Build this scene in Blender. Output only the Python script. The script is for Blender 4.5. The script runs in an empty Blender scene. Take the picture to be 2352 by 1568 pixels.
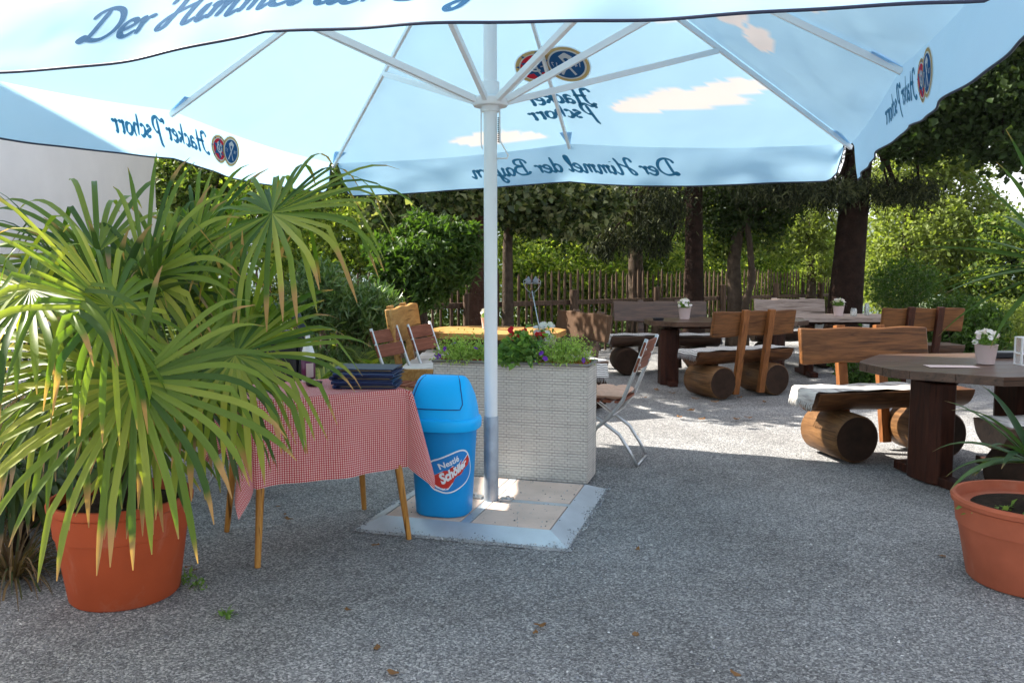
import bpy, math, random
import numpy as np
from mathutils import Vector, Matrix
random.seed(7); RNG = np.random.default_rng(11)
R = math.radians; PI = math.pi
S = bpy.context.scene; COL = S.collection

# ---------------------------------------------------------------- camera, sky, sun, exposure
CAM_Z, PITCH, LENS, SENSOR = 1.40, 5.24, 18.0, 22.3
cam = bpy.data.cameras.new('camera'); camo = bpy.data.objects.new('camera', cam); COL.objects.link(camo)
cam.lens = LENS; cam.sensor_width = SENSOR; cam.clip_start = 0.05; cam.clip_end = 6000
camo.location = (0, 0, CAM_Z); camo.rotation_euler = (R(90 - PITCH), 0, 0); S.camera = camo

SUN_EL, SUN_AZ = 42.0, 158.0            # azimuth of the direction towards the sun, from +x counter-clockwise
SV = Vector((math.cos(R(SUN_EL)) * math.cos(R(SUN_AZ)), math.cos(R(SUN_EL)) * math.sin(R(SUN_AZ)), math.sin(R(SUN_EL))))
W = bpy.data.worlds.new('World'); S.world = W; W.use_nodes = True
nt = W.node_tree; bg = nt.nodes['Background']; sky = nt.nodes.new('ShaderNodeTexSky')
sky.sky_type = 'NISHITA'; sky.sun_disc = False; sky.sun_elevation = R(SUN_EL); sky.sun_rotation = R(90 - SUN_AZ)
sky.air_density = 1.0; sky.dust_density = 1.6; sky.ozone_density = 1.0
_tc = nt.nodes.new('ShaderNodeTexCoord'); _mp = nt.nodes.new('ShaderNodeMapping'); _mp.inputs['Scale'].default_value = (1, 1, 2.6); nt.links.new(_tc.outputs['Generated'], _mp.inputs[0])
_cn = nt.nodes.new('ShaderNodeTexNoise'); _cn.inputs['Scale'].default_value = 2.2; _cn.inputs['Detail'].default_value = 7; _cn.inputs['Roughness'].default_value = .58; nt.links.new(_mp.outputs[0], _cn.inputs['Vector'])
_cr = nt.nodes.new('ShaderNodeValToRGB'); _cr.color_ramp.elements[0].position = .40; _cr.color_ramp.elements[1].position = .62; nt.links.new(_cn.outputs[0], _cr.inputs[0])   # broken summer clouds
_cm = nt.nodes.new('ShaderNodeMix'); _cm.data_type = 'RGBA'; nt.links.new(_cr.outputs[0], _cm.inputs[0]); nt.links.new(sky.outputs[0], _cm.inputs[6]); _cm.inputs[7].default_value = (7.4, 7.1, 6.9, 1)
nt.links.new(_cm.outputs[2], bg.inputs[0]); bg.inputs[1].default_value = 0.085
sl = bpy.data.lights.new('sun', 'SUN'); sl.energy = 5.0; sl.angle = R(0.53); sl.color = (1.0, 0.93, 0.82)
so = bpy.data.objects.new('sun', sl); COL.objects.link(so); so.rotation_euler = SV.to_track_quat('Z', 'Y').to_euler()
S.view_settings.view_transform = 'Standard'; S.view_settings.look = 'None'
S.view_settings.exposure = 1.9; S.view_settings.gamma = 1.0
S.cycles.use_denoising = True
S.cycles.max_bounces = 8; S.cycles.diffuse_bounces = 4; S.cycles.transmission_bounces = 6; S.cycles.transparent_max_bounces = 8

# ---------------------------------------------------------------- measuring helpers (reference frame 2352 x 1568)
F = LENS / SENSOR * 2352
def ray(px, py):
    x = (px - 1176) / F; y = (784 - py) / F; t = R(PITCH)
    return Vector((x, math.cos(t) + y * math.sin(t), -math.sin(t) + y * math.cos(t)))
def gp(px, py, z=0.0):
    d = ray(px, py); k = (z - CAM_Z) / d.z; return Vector((d.x * k, d.y * k, z))
def at(px, py, Y):
    d = ray(px, py); k = Y / d.y; return Vector((d.x * k, Y, CAM_Z + d.z * k))

# ---------------------------------------------------------------- mesh helpers
class MB:
    def __init__(s): s.v = []; s.f = []; s.uv = None; s.at = None
    def add(s, vs, fs):
        o = len(s.v); s.v += [tuple(p) for p in vs]; s.f += [tuple(i + o for i in f) for f in fs]; return s
    def box(s, c, d, rz=0, M=None):
        x, y, z = d[0] / 2, d[1] / 2, d[2] / 2
        vs = [Vector((i * x, j * y, k * z)) for i in (-1, 1) for j in (-1, 1) for k in (-1, 1)]
        m = M if M is not None else Matrix.Rotation(rz, 3, 'Z')
        vs = [m @ p + Vector(c) for p in vs]
        return s.add(vs, [(0, 1, 3, 2), (4, 6, 7, 5), (0, 4, 5, 1), (2, 3, 7, 6), (0, 2, 6, 4), (1, 5, 7, 3)])
    def beam(s, p0, p1, w, h, up=(0, 0, 1)):
        p0 = Vector(p0); p1 = Vector(p1); d = (p1 - p0); L = d.length; d.normalize(); u = Vector(up)
        a = d.cross(u)
        if a.length < 1e-4: a = d.cross(Vector((0, 1, 0)))
        a.normalize(); b = a.cross(d)
        m = Matrix((d, a, b)).transposed()
        return s.box((p0 + p1) / 2, (L, w, h), M=m)
    def tube(s, pts, r, n=8, cap=True, closed=False):
        pts = [Vector(p) for p in pts]; N = len(pts); rr = r if hasattr(r, '__len__') else [r] * N
        vs = []; pa = None
        for i, p in enumerate(pts):
            if closed: t = pts[(i + 1) % N] - pts[i - 1]
            else: t = pts[min(i + 1, N - 1)] - pts[max(i - 1, 0)]
            if t.length < 1e-9: t = Vector((0, 0, 1))
            t.normalize()
            if pa is None:
                q = Vector((0, 0, 1)) if abs(t.z) < .9 else Vector((1, 0, 0)); a = t.cross(q)
            else: a = pa - t * pa.dot(t)
            a.normalize(); pa = a; b = t.cross(a)
            vs += [p + (a * math.cos(2 * PI * k / n) + b * math.sin(2 * PI * k / n)) * rr[i] for k in range(n)]
        fs = []; M_ = N if closed else N - 1
        for i in range(M_):
            j = (i + 1) % N
            fs += [(i * n + k, i * n + (k + 1) % n, j * n + (k + 1) % n, j * n + k) for k in range(n)]
        if cap and not closed: fs += [tuple(range(n - 1, -1, -1)), tuple((N - 1) * n + k for k in range(n))]
        return s.add(vs, fs)
    def lathe(s, prof, c=(0, 0, 0), n=40, sx=1, sy=1):
        vs = []; fs = []; m = len(prof)
        for r, z in prof:
            vs += [(c[0] + sx * r * math.cos(2 * PI * k / n), c[1] + sy * r * math.sin(2 * PI * k / n), c[2] + z) for k in range(n)]
        for i in range(m - 1):
            fs += [(i * n + k, i * n + (k + 1) % n, (i + 1) * n + (k + 1) % n, (i + 1) * n + k) for k in range(n)]
        if prof[0][0] > 1e-5: fs.append(tuple(range(n - 1, -1, -1)))
        if prof[-1][0] > 1e-5: fs.append(tuple((m - 1) * n + k for k in range(n)))
        return s.add(vs, fs)
    def prism(s, poly, z0, z1):
        n = len(poly)
        vs = [(p[0], p[1], z0) for p in poly] + [(p[0], p[1], z1) for p in poly]
        fs = [tuple(range(n - 1, -1, -1)), tuple(range(n, 2 * n))] + [(i, (i + 1) % n, n + (i + 1) % n, n + i) for i in range(n)]
        return s.add(vs, fs)
    def grid(s, fn, nu, nv):
        vs = [fn(i / nu, j / nv) for j in range(nv + 1) for i in range(nu + 1)]
        fs = [(j * (nu + 1) + i, j * (nu + 1) + i + 1, (j + 1) * (nu + 1) + i + 1, (j + 1) * (nu + 1) + i) for j in range(nv) for i in range(nu)]
        return s.add(vs, fs)

def top(o):
    while o.parent: o = o.parent
    return o
def build(name, mb, mat, parent=None, world=False, origin=None, smooth=False, bevel=0, subd=0, auto=None):
    """world=True: the builder's vertices are world coordinates; they are made local to the thing's root."""
    me = bpy.data.meshes.new(name)
    off = Vector((0, 0, 0))
    if world: off = Vector(top(parent).location) if parent else (Vector(origin) if origin else Vector((0, 0, 0)))
    me.from_pydata([(p[0] - off[0], p[1] - off[1], p[2] - off[2]) for p in mb.v], [], mb.f)
    if mb.uv is not None:
        uvl = me.uv_layers.new(name='UVMap'); li = np.zeros(len(me.loops), dtype=np.int32); me.loops.foreach_get('vertex_index', li)
        uvl.data.foreach_set('uv', np.array(mb.uv, dtype=np.float32)[li].ravel())
    if mb.at is not None:
        a = me.attributes.new('tone', 'FLOAT', 'POINT'); a.data.foreach_set('value', np.array(mb.at, dtype=np.float32))
    me.update()
    if smooth: me.shade_smooth()
    if auto is not None: me.set_sharp_from_angle(angle=R(auto))
    o = bpy.data.objects.new(name, me); COL.objects.link(o)
    if mat: me.materials.append(mat)
    if parent: o.parent = parent
    elif world and origin: o.location = origin
    if subd: m = o.modifiers.new('subd', 'SUBSURF'); m.levels = m.render_levels = subd
    if bevel:
        m = o.modifiers.new('bevel', 'BEVEL'); m.width = bevel; m.segments = 2; m.limit_method = 'ANGLE'; m.angle_limit = R(35)
    return o
def tag(o, label=None, cat=None, group=None, kind=None):
    if label: o['label'] = label
    if cat: o['category'] = cat
    if group: o['group'] = group
    if kind: o['kind'] = kind
    return o
def thing(name, label, cat, loc=(0, 0, 0), rz=0, group=None):
    o = bpy.data.objects.new(name, None); COL.objects.link(o); o.location = loc; o.rotation_euler = (0, 0, rz)
    o.empty_display_size = .1
    return tag(o, label, cat, group)
def dup(o, loc, rz, label=None, scale=None):
    def rec(s, par):
        c = s.copy(); COL.objects.link(c); c.parent = par
        for ch in KIDS.get(s.name, []): rec(ch, c)
        return c
    KIDS = {}
    for q in COL.objects:
        if q.parent: KIDS.setdefault(q.parent.name, []).append(q)
    r = rec(o, None); r.location = loc; r.rotation_euler = (0, 0, rz)
    if scale: r.scale = scale
    if label: r['label'] = label
    return r

def np_mesh(name, V, Fc, mat, parent=None, origin=None, smooth=False, tone=None):
    V = np.asarray(V, dtype=np.float32)
    off = np.array(top(parent).location if parent else (origin or (0, 0, 0)), dtype=np.float32)
    me = bpy.data.meshes.new(name); n = len(V); m, k = Fc.shape
    me.vertices.add(n); me.vertices.foreach_set('co', (V - off).ravel())
    me.loops.add(m * k); me.loops.foreach_set('vertex_index', Fc.astype(np.int32).ravel())
    me.polygons.add(m); me.polygons.foreach_set('loop_start', np.arange(0, m * k, k, dtype=np.int32))
    if tone is not None:
        a = me.attributes.new('tone', 'FLOAT', 'POINT'); a.data.foreach_set('value', np.asarray(tone, dtype=np.float32))
    me.update(calc_edges=True); me.materials.append(mat)
    if smooth: me.shade_smooth()
    o = bpy.data.objects.new(name, me); COL.objects.link(o)
    if parent: o.parent = parent
    elif origin: o.location = origin
    return o
def norm(a): return a / np.maximum(np.linalg.norm(a, axis=-1, keepdims=True), 1e-9)
def leaves(P, size, elong=2.0, flat=.55, aim=None, aimw=0.0, rng=RNG, fold=.25):
    """folded diamond leaves at points P (N,3)"""
    N = len(P); d = norm(rng.normal(size=(N, 3)))
    if aim is not None: d = norm(d * (1 - aimw) + aim * aimw)
    up = norm(rng.normal(size=(N, 3)) * flat + np.array([0, 0, 1.0])); a = norm(np.cross(d, up)); u = np.cross(a, d)
    L = (size * (.45 + 1.0 * rng.random(N)))[:, None]; w = L / elong / 2
    b = P; t = P + d * L; m = P + d * L * .45
    V = np.stack([b, m + a * w + u * w * fold * 2, t, m - a * w + u * w * fold * 2], 1).reshape(-1, 3)
    i = np.arange(N)[:, None] * 4
    Fc = np.concatenate([i + np.array([[0, 1, 2]]), i + np.array([[0, 2, 3]])], 1).reshape(-1, 3)
    return V, Fc
def blob_points(c, r, n, rng=RNG, shell=.35, clump=.16, per=26):
    """points in clumps spread through an ellipsoid"""
    nc = max(1, n // per); q = norm(rng.normal(size=(nc, 3))) * (shell + (1 - shell) * rng.random((nc, 1))) ** .6
    q = q * np.array(r) + np.array(c)
    P = np.repeat(q, per, 0); s = clump * np.mean(r) * (.6 + .8 * rng.random((nc, 1)))
    return P + rng.normal(size=P.shape) * np.repeat(s, per, 0)

# ---------------------------------------------------------------- materials
def mat(name, base=(.5, .5, .5), rough=.6, metal=0, spec=.4):
    m = bpy.data.materials.new(name); m.use_nodes = True; b = m.node_tree.nodes['Principled BSDF']
    b.inputs['Base Color'].default_value = (*base, 1); b.inputs['Roughness'].default_value = rough; b.inputs['Metallic'].default_value = metal
    b.inputs['Specular IOR Level'].default_value = spec; return m
def N(m, t, **k):
    n = m.node_tree.nodes.new(t)
    for a, b in k.items(): setattr(n, a, b)
    return n
def L(m, a, b): m.node_tree.links.new(a, b)
def BS(m): return m.node_tree.nodes['Principled BSDF']
def ramp(m, fac, stops):
    r = N(m, 'ShaderNodeValToRGB'); e = r.color_ramp.elements
    while len(e) < len(stops): e.new(.5)
    for i, (p, c) in enumerate(stops): e[i].position = p; e[i].color = (*c, 1)
    L(m, fac, r.inputs[0]); return r.outputs[0]
def coord(m, kind='Object', scale=(1, 1, 1), rot=(0, 0, 0)):
    t = N(m, 'ShaderNodeTexCoord'); mp = N(m, 'ShaderNodeMapping'); L(m, t.outputs[kind], mp.inputs[0])
    mp.inputs['Scale'].default_value = scale; mp.inputs['Rotation'].default_value = rot; return mp.outputs[0]
def noise(m, v, sc, det=4, ro=.55, dist=0):
    n = N(m, 'ShaderNodeTexNoise'); n.inputs['Scale'].default_value = sc; n.inputs['Detail'].default_value = det
    n.inputs['Roughness'].default_value = ro; n.inputs['Distortion'].default_value = dist; L(m, v, n.inputs['Vector']); return n.outputs[0]
def bump(m, h, strength=.4, dist=.01, tgt=None):
    b = N(m, 'ShaderNodeBump'); b.inputs['Strength'].default_value = strength; b.inputs['Distance'].default_value = dist
    L(m, h, b.inputs['Height']); L(m, b.outputs[0], (tgt or BS(m)).inputs['Normal']); return b
def mixc(m, f, a, b, mode='MIX'):
    x = N(m, 'ShaderNodeMix', data_type='RGBA', blend_type=mode)
    for s_, v in ((x.inputs[0], f), (x.inputs[6], a), (x.inputs[7], b)):
        if hasattr(v, 'is_output') or hasattr(v, 'links'): L(m, v, s_)
        elif isinstance(v, (int, float)): s_.default_value = v
        else: s_.default_value = (*v, 1)
    return x.outputs[2]
def translucent(m, col, amount):
    """mix the principled shader with a translucent one; col a socket or a colour"""
    t = N(m, 'ShaderNodeBsdfTranslucent'); mx = N(m, 'ShaderNodeMixShader'); mx.inputs[0].default_value = amount
    if isinstance(col, tuple): t.inputs[0].default_value = (*col, 1)
    else: L(m, col, t.inputs[0])
    out = m.node_tree.nodes['Material Output']
    L(m, BS(m).outputs[0], mx.inputs[1]); L(m, t.outputs[0], mx.inputs[2]); L(m, mx.outputs[0], out.inputs[0])

def leafmat(name, c1, c2, c3, tr=.45, rough=.5, tipc=None, spec=.15, trk=1.6):
    m = mat(name, c1, rough, spec=spec); g = N(m, 'ShaderNodeNewGeometry')
    col = ramp(m, g.outputs['Random Per Island'], [(0, c1), (.55, c2), (1, c3)])
    if tipc:
        a = N(m, 'ShaderNodeAttribute', attribute_name='tone'); f = ramp(m, a.outputs['Fac'], [(.90, (0, 0, 0)), (.99, (1, 1, 1))])
        col = mixc(m, f, col, tipc)
    L(m, col, BS(m).inputs['Base Color'])
    tc = mixc(m, 1.0, col, (trk, trk * 1.05, trk * .35), 'MULTIPLY')
    translucent(m, tc, tr); return m
def woodmat(name, dark, light, rough=.5, axis=0, scale=1.0, spec=.18, bumpk=.25):
    m = mat(name, light, rough, spec=spec); sc = [9, 9, 9]; sc[axis] = 1.1; sc = tuple(s_ * scale for s_ in sc)
    v = coord(m, 'Object', sc); a = noise(m, v, 2.2, 5, .6, 1.2); b = noise(m, coord(m, 'Object', tuple(s_ * 5 for s_ in sc)), 2.5, 3, .6)
    oi = N(m, 'ShaderNodeObjectInfo'); c = ramp(m, a, [(.28, dark), (.5, tuple((p + q) / 2 for p, q in zip(dark, light))), (.72, light)])
    c = mixc(m, .35, c, ramp(m, b, [(.3, (.35, .35, .35)), (.7, (1, 1, 1))]), 'MULTIPLY')
    sk = [34, 34, 34]; sk[axis] = 1.3; ck = noise(m, coord(m, 'Object', tuple(q * scale for q in sk)), 1.0, 2, .5, .4)       # drying cracks along the grain
    ckr = ramp(m, ck, [(.30, (.18, .15, .12)), (.36, (1, 1, 1))]); c = mixc(m, .8, c, ckr, 'MULTIPLY')
    L(m, c, BS(m).inputs['Base Color']); hh = mixc(m, .5, b, ckr); bump(m, hh, bumpk * 1.8, .005); return m
def noisy(name, base, var=.25, sc=8, rough=.7, bumpk=.2, bd=.004, metal=0, spec=.15, det=5):
    m = mat(name, base, rough, metal, spec); v = coord(m)
    n = noise(m, v, sc, det); L(m, ramp(m, n, [(.25, tuple(c * (1 - var) for c in base)), (.75, tuple(min(1, c * (1 + var)) for c in base))]), BS(m).inputs['Base Color'])
    bump(m, noise(m, v, sc * 6, 3), bumpk, bd); return m

# gravel
m_gravel = mat('gravel', rough=.9, spec=.2); v = coord(m_gravel, 'Object')
vo = N(m_gravel, 'ShaderNodeTexVoronoi'); vo.inputs['Scale'].default_value = 140; L(m_gravel, v, vo.inputs['Vector'])
vo2 = N(m_gravel, 'ShaderNodeTexVoronoi'); vo2.inputs['Scale'].default_value = 290; L(m_gravel, v, vo2.inputs['Vector'])
sep = N(m_gravel, 'ShaderNodeSeparateColor'); L(m_gravel, vo.outputs['Color'], sep.inputs[0])
sep2 = N(m_gravel, 'ShaderNodeSeparateColor'); L(m_gravel, vo2.outputs['Color'], sep2.inputs[0])
c1 = ramp(m_gravel, sep.outputs[0], [(0, (.085, .086, .09)), (.4, (.22, .222, .226)), (.75, (.40, .40, .40)), (1, (.76, .75, .73))])
c2 = ramp(m_gravel, sep2.outputs[1], [(0, (.08, .08, .085)), (.6, (.30, .30, .30)), (1, (.60, .59, .57))])
cg = mixc(m_gravel, .30, c1, c2)
cg = mixc(m_gravel, 1, cg, (1.27, 1.27, 1.28), 'MULTIPLY')
big = noise(m_gravel, v, .7, 5, .6, .4); cg = mixc(m_gravel, 1, cg, ramp(m_gravel, big, [(.28, (.72, .70, .68)), (.55, (.98, .98, .98)), (.75, (1.12, 1.12, 1.12))]), 'MULTIPLY')
fine = noise(m_gravel, v, 5, 4); cg = mixc(m_gravel, 1, cg, ramp(m_gravel, fine, [(.3, (.86, .86, .86)), (.7, (1.08, 1.08, 1.08))]), 'MULTIPLY')
L(m_gravel, cg, BS(m_gravel).inputs['Base Color'])
hm = N(m_gravel, 'ShaderNodeMath', operation='ADD'); L(m_gravel, vo.outputs['Distance'], hm.inputs[0]); L(m_gravel, vo2.outputs['Distance'], hm.inputs[1])
bm = bump(m_gravel, hm.outputs[0], .9, .012); bm.invert = True

m_stucco = noisy('stucco', (.74, .68, .66), .05, 3, .9, .35, .006)
m_roof = noisy('roof_tile', (.25, .09, .06), .3, 6, .8)
m_cement = noisy('slab', (.62, .47, .39), .16, 5, .85, .3, .002)
vv = coord(m_cement); sp = noise(m_cement, vv, 45, 2); 
m_galv = noisy('galvanised', (.52, .56, .60), .18, 4, .42, .05, .001, metal=.55)
m_sleeve = noisy('dull_galvanised', (.34, .37, .41), .25, 9, .5, .08, .001, metal=.5)
m_galvd = noisy('dull_zinc', (.22, .22, .24), .2, 20, .6)
m_white = mat('white_paint', (.78, .79, .80), .35)
m_steel = noisy('brushed_steel', (.55, .56, .57), .15, 10, .4, .05, .001, metal=.8)
m_terra = noisy('terracotta', (.40, .075, .026), .14, 4, .62, .12, .002)
m_terra2 = noisy('terracotta_pale', (.42, .115, .06), .2, 5, .68, .12, .002)
for _m in (m_terra, m_terra2):
    _v = coord(_m, 'Object', (1, 1, .7)); _f = ramp(_m, noise(_m, _v, 3.3, 6, .65, .8), [(.56, (0, 0, 0)), (.74, (.42, .42, .42))]); _b = BS(_m).inputs['Base Color']; L(_m, mixc(_m, _f, _b.links[0].from_socket, (.46, .27, .20)), _b)
m_soil = noisy('soil', (.045, .032, .022), .5, 30, .95, .9, .02)
m_navy = mat('navy_cloth', (.012, .020, .055), .45)
m_bark = noisy('dark_bark', (.026, .014, .010), .5, 9, .95, 1.0, .03)
m_bark2 = noisy('grey_bark', (.075, .055, .040), .45, 11, .95, 1.0, .02)
m_bark3 = noisy('reddish_bark', (.05, .024, .016), .45, 8, .95, 1.0, .03)
m_fence = woodmat('fence_wood', (.045, .028, .020), (.16, .105, .072), .85, 2)
m_log = woodmat('log_wood', (.06, .028, .012), (.23, .115, .045), .5, 1)
m_logend = noisy('log_end', (.030, .016, .010), .4, 14, .8, .3, .004)
m_seatw = woodmat('seat_wood', (.035, .014, .007), (.18, .075, .028), .5, 0)
m_back = woodmat('backrest_wood', (.065, .026, .010), (.225, .092, .030), .42, 0)
m_post = woodmat('post_wood', (.13, .045, .014), (.32, .125, .04), .45, 2)
m_greyw = woodmat('weathered_board', (.22, .16, .13), (.42, .35, .31), .8, 0)
m_tabw = woodmat('table_wood', (.040, .022, .015), (.135, .075, .048), .34, 0, spec=.45)
m_legw = woodmat('table_leg_wood', (.018, .006, .004), (.075, .022, .011), .5, 2)
m_honey = woodmat('honey_wood', (.30, .135, .035), (.58, .34, .12), .45, 0)
m_slat = woodmat('slat_wood', (.16, .048, .026), (.28, .10, .06), .5, 0)
m_leg = woodmat('varnished_leg', (.40, .17, .035), (.58, .29, .075), .35, 2)
m_rug = mat('rag_rug', rough=.95); v = coord(m_rug, 'UV', (1, 1, 1))
wv = N(m_rug, 'ShaderNodeTexWave', wave_type='BANDS', bands_direction='X'); wv.inputs['Scale'].default_value = 16; wv.inputs['Distortion'].default_value = 2.5; wv.inputs['Detail'].default_value = 3; L(m_rug, v, wv.inputs['Vector'])
L(m_rug, ramp(m_rug, wv.outputs['Fac'], [(.10, (.05, .05, .06)), (.35, (.35, .34, .34)), (.6, (.70, .69, .67))]), BS(m_rug).inputs['Base Color'])
bump(m_rug, noise(m_rug, v, 90, 2), .7, .006)
m_rugw = mat('pale_rug', (.72, .70, .68), .95); v = coord(m_rugw, 'UV'); L(m_rugw, ramp(m_rugw, noise(m_rugw, coord(m_rugw, 'UV', (12, 1.5, 1)), 2, 3), [(.35, (.26, .23, .23)), (.5, (.56, .54, .51)), (.8, (.64, .62, .59))]), BS(m_rugw).inputs['Base Color'])
bump(m_rugw, noise(m_rugw, v, 80, 2), .7, .006)
m_cush = noisy('cushion_cloth', (.62, .39, .29), .1, 30, .9, .4, .002)
m_hide = noisy('shade_darkened_board', (.075, .042, .024), .15, 6, .75)  # brown board, darkened in colour to stand in for tree shade
m_black = mat('black_plastic', (.012, .013, .018), .3)
m_menu = mat('menu_cover', (.012, .024, .085), .35); bump(m_menu, noise(m_menu, coord(m_menu), 300, 2), .15, .001)
m_paper = mat('paper_edge', (.55, .42, .25), .8)
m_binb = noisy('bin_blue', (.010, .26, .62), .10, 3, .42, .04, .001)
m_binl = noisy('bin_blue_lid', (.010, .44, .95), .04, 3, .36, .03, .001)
m_bing = mat('bin_groove', (.006, .07, .25), .5)
m_logow = mat('print_white', (.75, .77, .8), .45); m_logor = mat('print_red', (.55, .03, .02), .45); m_logob = mat('print_blue', (.012, .20, .55), .45)
m_potw = mat('pale_pot', (.58, .46, .44), .5)
m_petalw = leafmat('white_petal', (.75, .70, .74), (.8, .78, .8), (.7, .6, .68), .3, trk=1.0)
m_petalp = leafmat('purple_petal', (.16, .03, .40), (.22, .05, .5), (.12, .02, .3), .35, trk=1.0)
m_petalr = leafmat('red_petal', (.6, .015, .03), (.7, .03, .06), (.5, .01, .02), .35, trk=1.0)
m_flow = leafmat('bedding_leaf', (.18, .29, .06), (.34, .44, .13), (.45, .55, .20), .45)
m_mint = leafmat('grey_leaf', (.12, .16, .12), (.18, .22, .17), (.07, .11, .07), .3)
m_gera = leafmat('geranium_leaf', (.08, .17, .04), (.16, .28, .07), (.24, .36, .10), .4)
m_palm = leafmat('palm_leaf', (.032, .075, .012), (.12, .18, .024), (.33, .33, .06), .38, .42, tipc=(.35, .20, .09), spec=.25, trk=2.5)
m_palmd = leafmat('dark_palm_leaf', (.022, .05, .014), (.05, .085, .02), (.11, .15, .03), .35, .42, tipc=(.28, .18, .10), spec=.25, trk=1.8)
m_deadp = leafmat('withered_palm_leaf', (.22, .13, .06), (.30, .20, .09), (.20, .18, .06), .25, .6)
m_pet = noisy('petiole', (.12, .17, .04), .3, 12, .6)
m_fibre = noisy('palm_fibre', (.055, .035, .022), .5, 40, .95, 1, .03)
m_dry = leafmat('dry_grass', (.25, .17, .09), (.16, .10, .06), (.08, .12, .05), .3)
m_yucca = leafmat('yucca_leaf', (.03, .07, .03), (.06, .12, .04), (.10, .17, .06), .3, .4, tipc=(.30, .2, .10), trk=1.6)
m_hedge = leafmat('hedge_leaf', (.040, .085, .018), (.15, .22, .04), (.34, .38, .09), .45, trk=1.7)
m_decid = leafmat('deciduous_leaf', (.025, .05, .014), (.08, .13, .03), (.24, .28, .07), .42, trk=1.7)
m_vine = leafmat('vine_leaf', (.022, .040, .014), (.08, .11, .035), (.36, .37, .20), .35, .4, spec=.3, trk=1.6)  # palest ramp colour stands in for sunlit highlights on the leaves
m_olea = leafmat('oleander_leaf', (.05, .11, .035), (.09, .17, .05), (.16, .24, .09), .3, .32, spec=.5, trk=1.7)
m_spruce = leafmat('spruce_needle', (.012, .018, .009), (.030, .040, .018), (.10, .11, .05), .15, .7, trk=1.2)
m_maple = leafmat('dark_maple_leaf', (.022, .04, .012), (.03, .055, .015), (.05, .075, .02), .3, trk=1.5)
m_yellow = leafmat('yellow_green_leaf', (.15, .19, .05), (.20, .24, .07), (.11, .15, .04), .45, trk=1.7)
m_bushd = leafmat('dark_bush_leaf', (.03, .065, .016), (.045, .09, .02), (.07, .12, .03), .38, .42, trk=1.9)
m_glass = mat('clear_glass', (.9, .95, .95), .05); BS(m_glass).inputs['Transmission Weight'].default_value = .9
m_field = noisy('far_field', (.08, .11, .035), .35, .02, .95, 0); m_hill = noisy('far_forest', (.045, .075, .06), .35, .03, .95, 0)
m_fallen = leafmat('fallen_leaf', (.32, .18, .08), (.22, .11, .05), (.40, .27, .12), .2, .8, trk=1.0)
m_pillow = mat('label_purple', (.10, .008, .06), .4)

# parasol cloth
def clothmat(name, col, tr, trc):
    m = mat(name, col, .85, spec=.15); v = coord(m, 'Object')
    n = noise(m, v, 1.3, 4, .55, .6); L(m, mixc(m, ramp(m, n, [(.35, (0, 0, 0)), (.7, (1, 1, 1))]), col, tuple(min(.9, c * 1.08 + .02) for c in col)), BS(m).inputs['Base Color'])
    hb = noise(m, coord(m, 'Object', (1, 1, 1.6)), 1.5, 2, .4, .25); bb = bump(m, hb, .45, .10); translucent(m, trc, tr)
    for q in m.node_tree.nodes:
        if q.type == 'BSDF_TRANSLUCENT': L(m, bb.outputs[0], q.inputs['Normal'])
    return m
m_canopy = clothmat('canopy_cloth', (.34, .60, .85), .18, (.52, .80, .98))
_a = N(m_canopy, 'ShaderNodeAttribute', attribute_name='tone'); _b = BS(m_canopy).inputs['Base Color']; L(m_canopy, mixc(m_canopy, _a.outputs['Fac'], _b.links[0].from_socket, (.84, .74, .71)), _b)
_t = [n for n in m_canopy.node_tree.nodes if n.type == 'BSDF_TRANSLUCENT'][0]; L(m_canopy, mixc(m_canopy, _a.outputs['Fac'], (.52, .80, .98), (1.0, .92, .88)), _t.inputs[0])
m_val = clothmat('valance_cloth', (.42, .64, .86), .36, (.50, .78, .98))
def printmat(name, col, tr=.35):
    m = mat(name, col, .8, spec=.1); translucent(m, col, tr); return m
p_blue = printmat('print_text', (.045, .20, .34)); p_dark = printmat('print_text_dark', (.018, .095, .21), .15)
p_white = printmat('print_w', (.85, .88, .9), .45); p_gold = printmat('print_gold', (.62, .42, .18)); p_red = printmat('print_r', (.75, .04, .07)); p_eb = printmat('print_eb', (.03, .14, .36))

# gingham (uv in metres)
m_ging = mat('gingham', rough=.9, spec=.15); v = coord(m_ging, 'UV', (1 / .0108, 1 / .0108, 1)); sx = N(m_ging, 'ShaderNodeSeparateXYZ'); L(m_ging, v, sx.inputs[0])
fs_ = []
for k in (0, 1):
    fr = N(m_ging, 'ShaderNodeMath', operation='FRACT'); L(m_ging, sx.outputs[k], fr.inputs[0])
    gt = N(m_ging, 'ShaderNodeMath', operation='GREATER_THAN'); gt.inputs[1].default_value = .5; L(m_ging, fr.outputs[0], gt.inputs[0]); fs_.append(gt.outputs[0])
ad = N(m_ging, 'ShaderNodeMath', operation='ADD'); L(m_ging, fs_[0], ad.inputs[0]); L(m_ging, fs_[1], ad.inputs[1])
hf = N(m_ging, 'ShaderNodeMath', operation='MULTIPLY'); hf.inputs[1].default_value = .5; L(m_ging, ad.outputs[0], hf.inputs[0])
L(m_ging, ramp(m_ging, hf.outputs[0], [(0, (.80, .71, .68)), (.5, (.60, .13, .13)), (1, (.40, .010, .022))]), BS(m_ging).inputs['Base Color'])
translucent(m_ging, (.6, .25, .25), .12)

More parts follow.
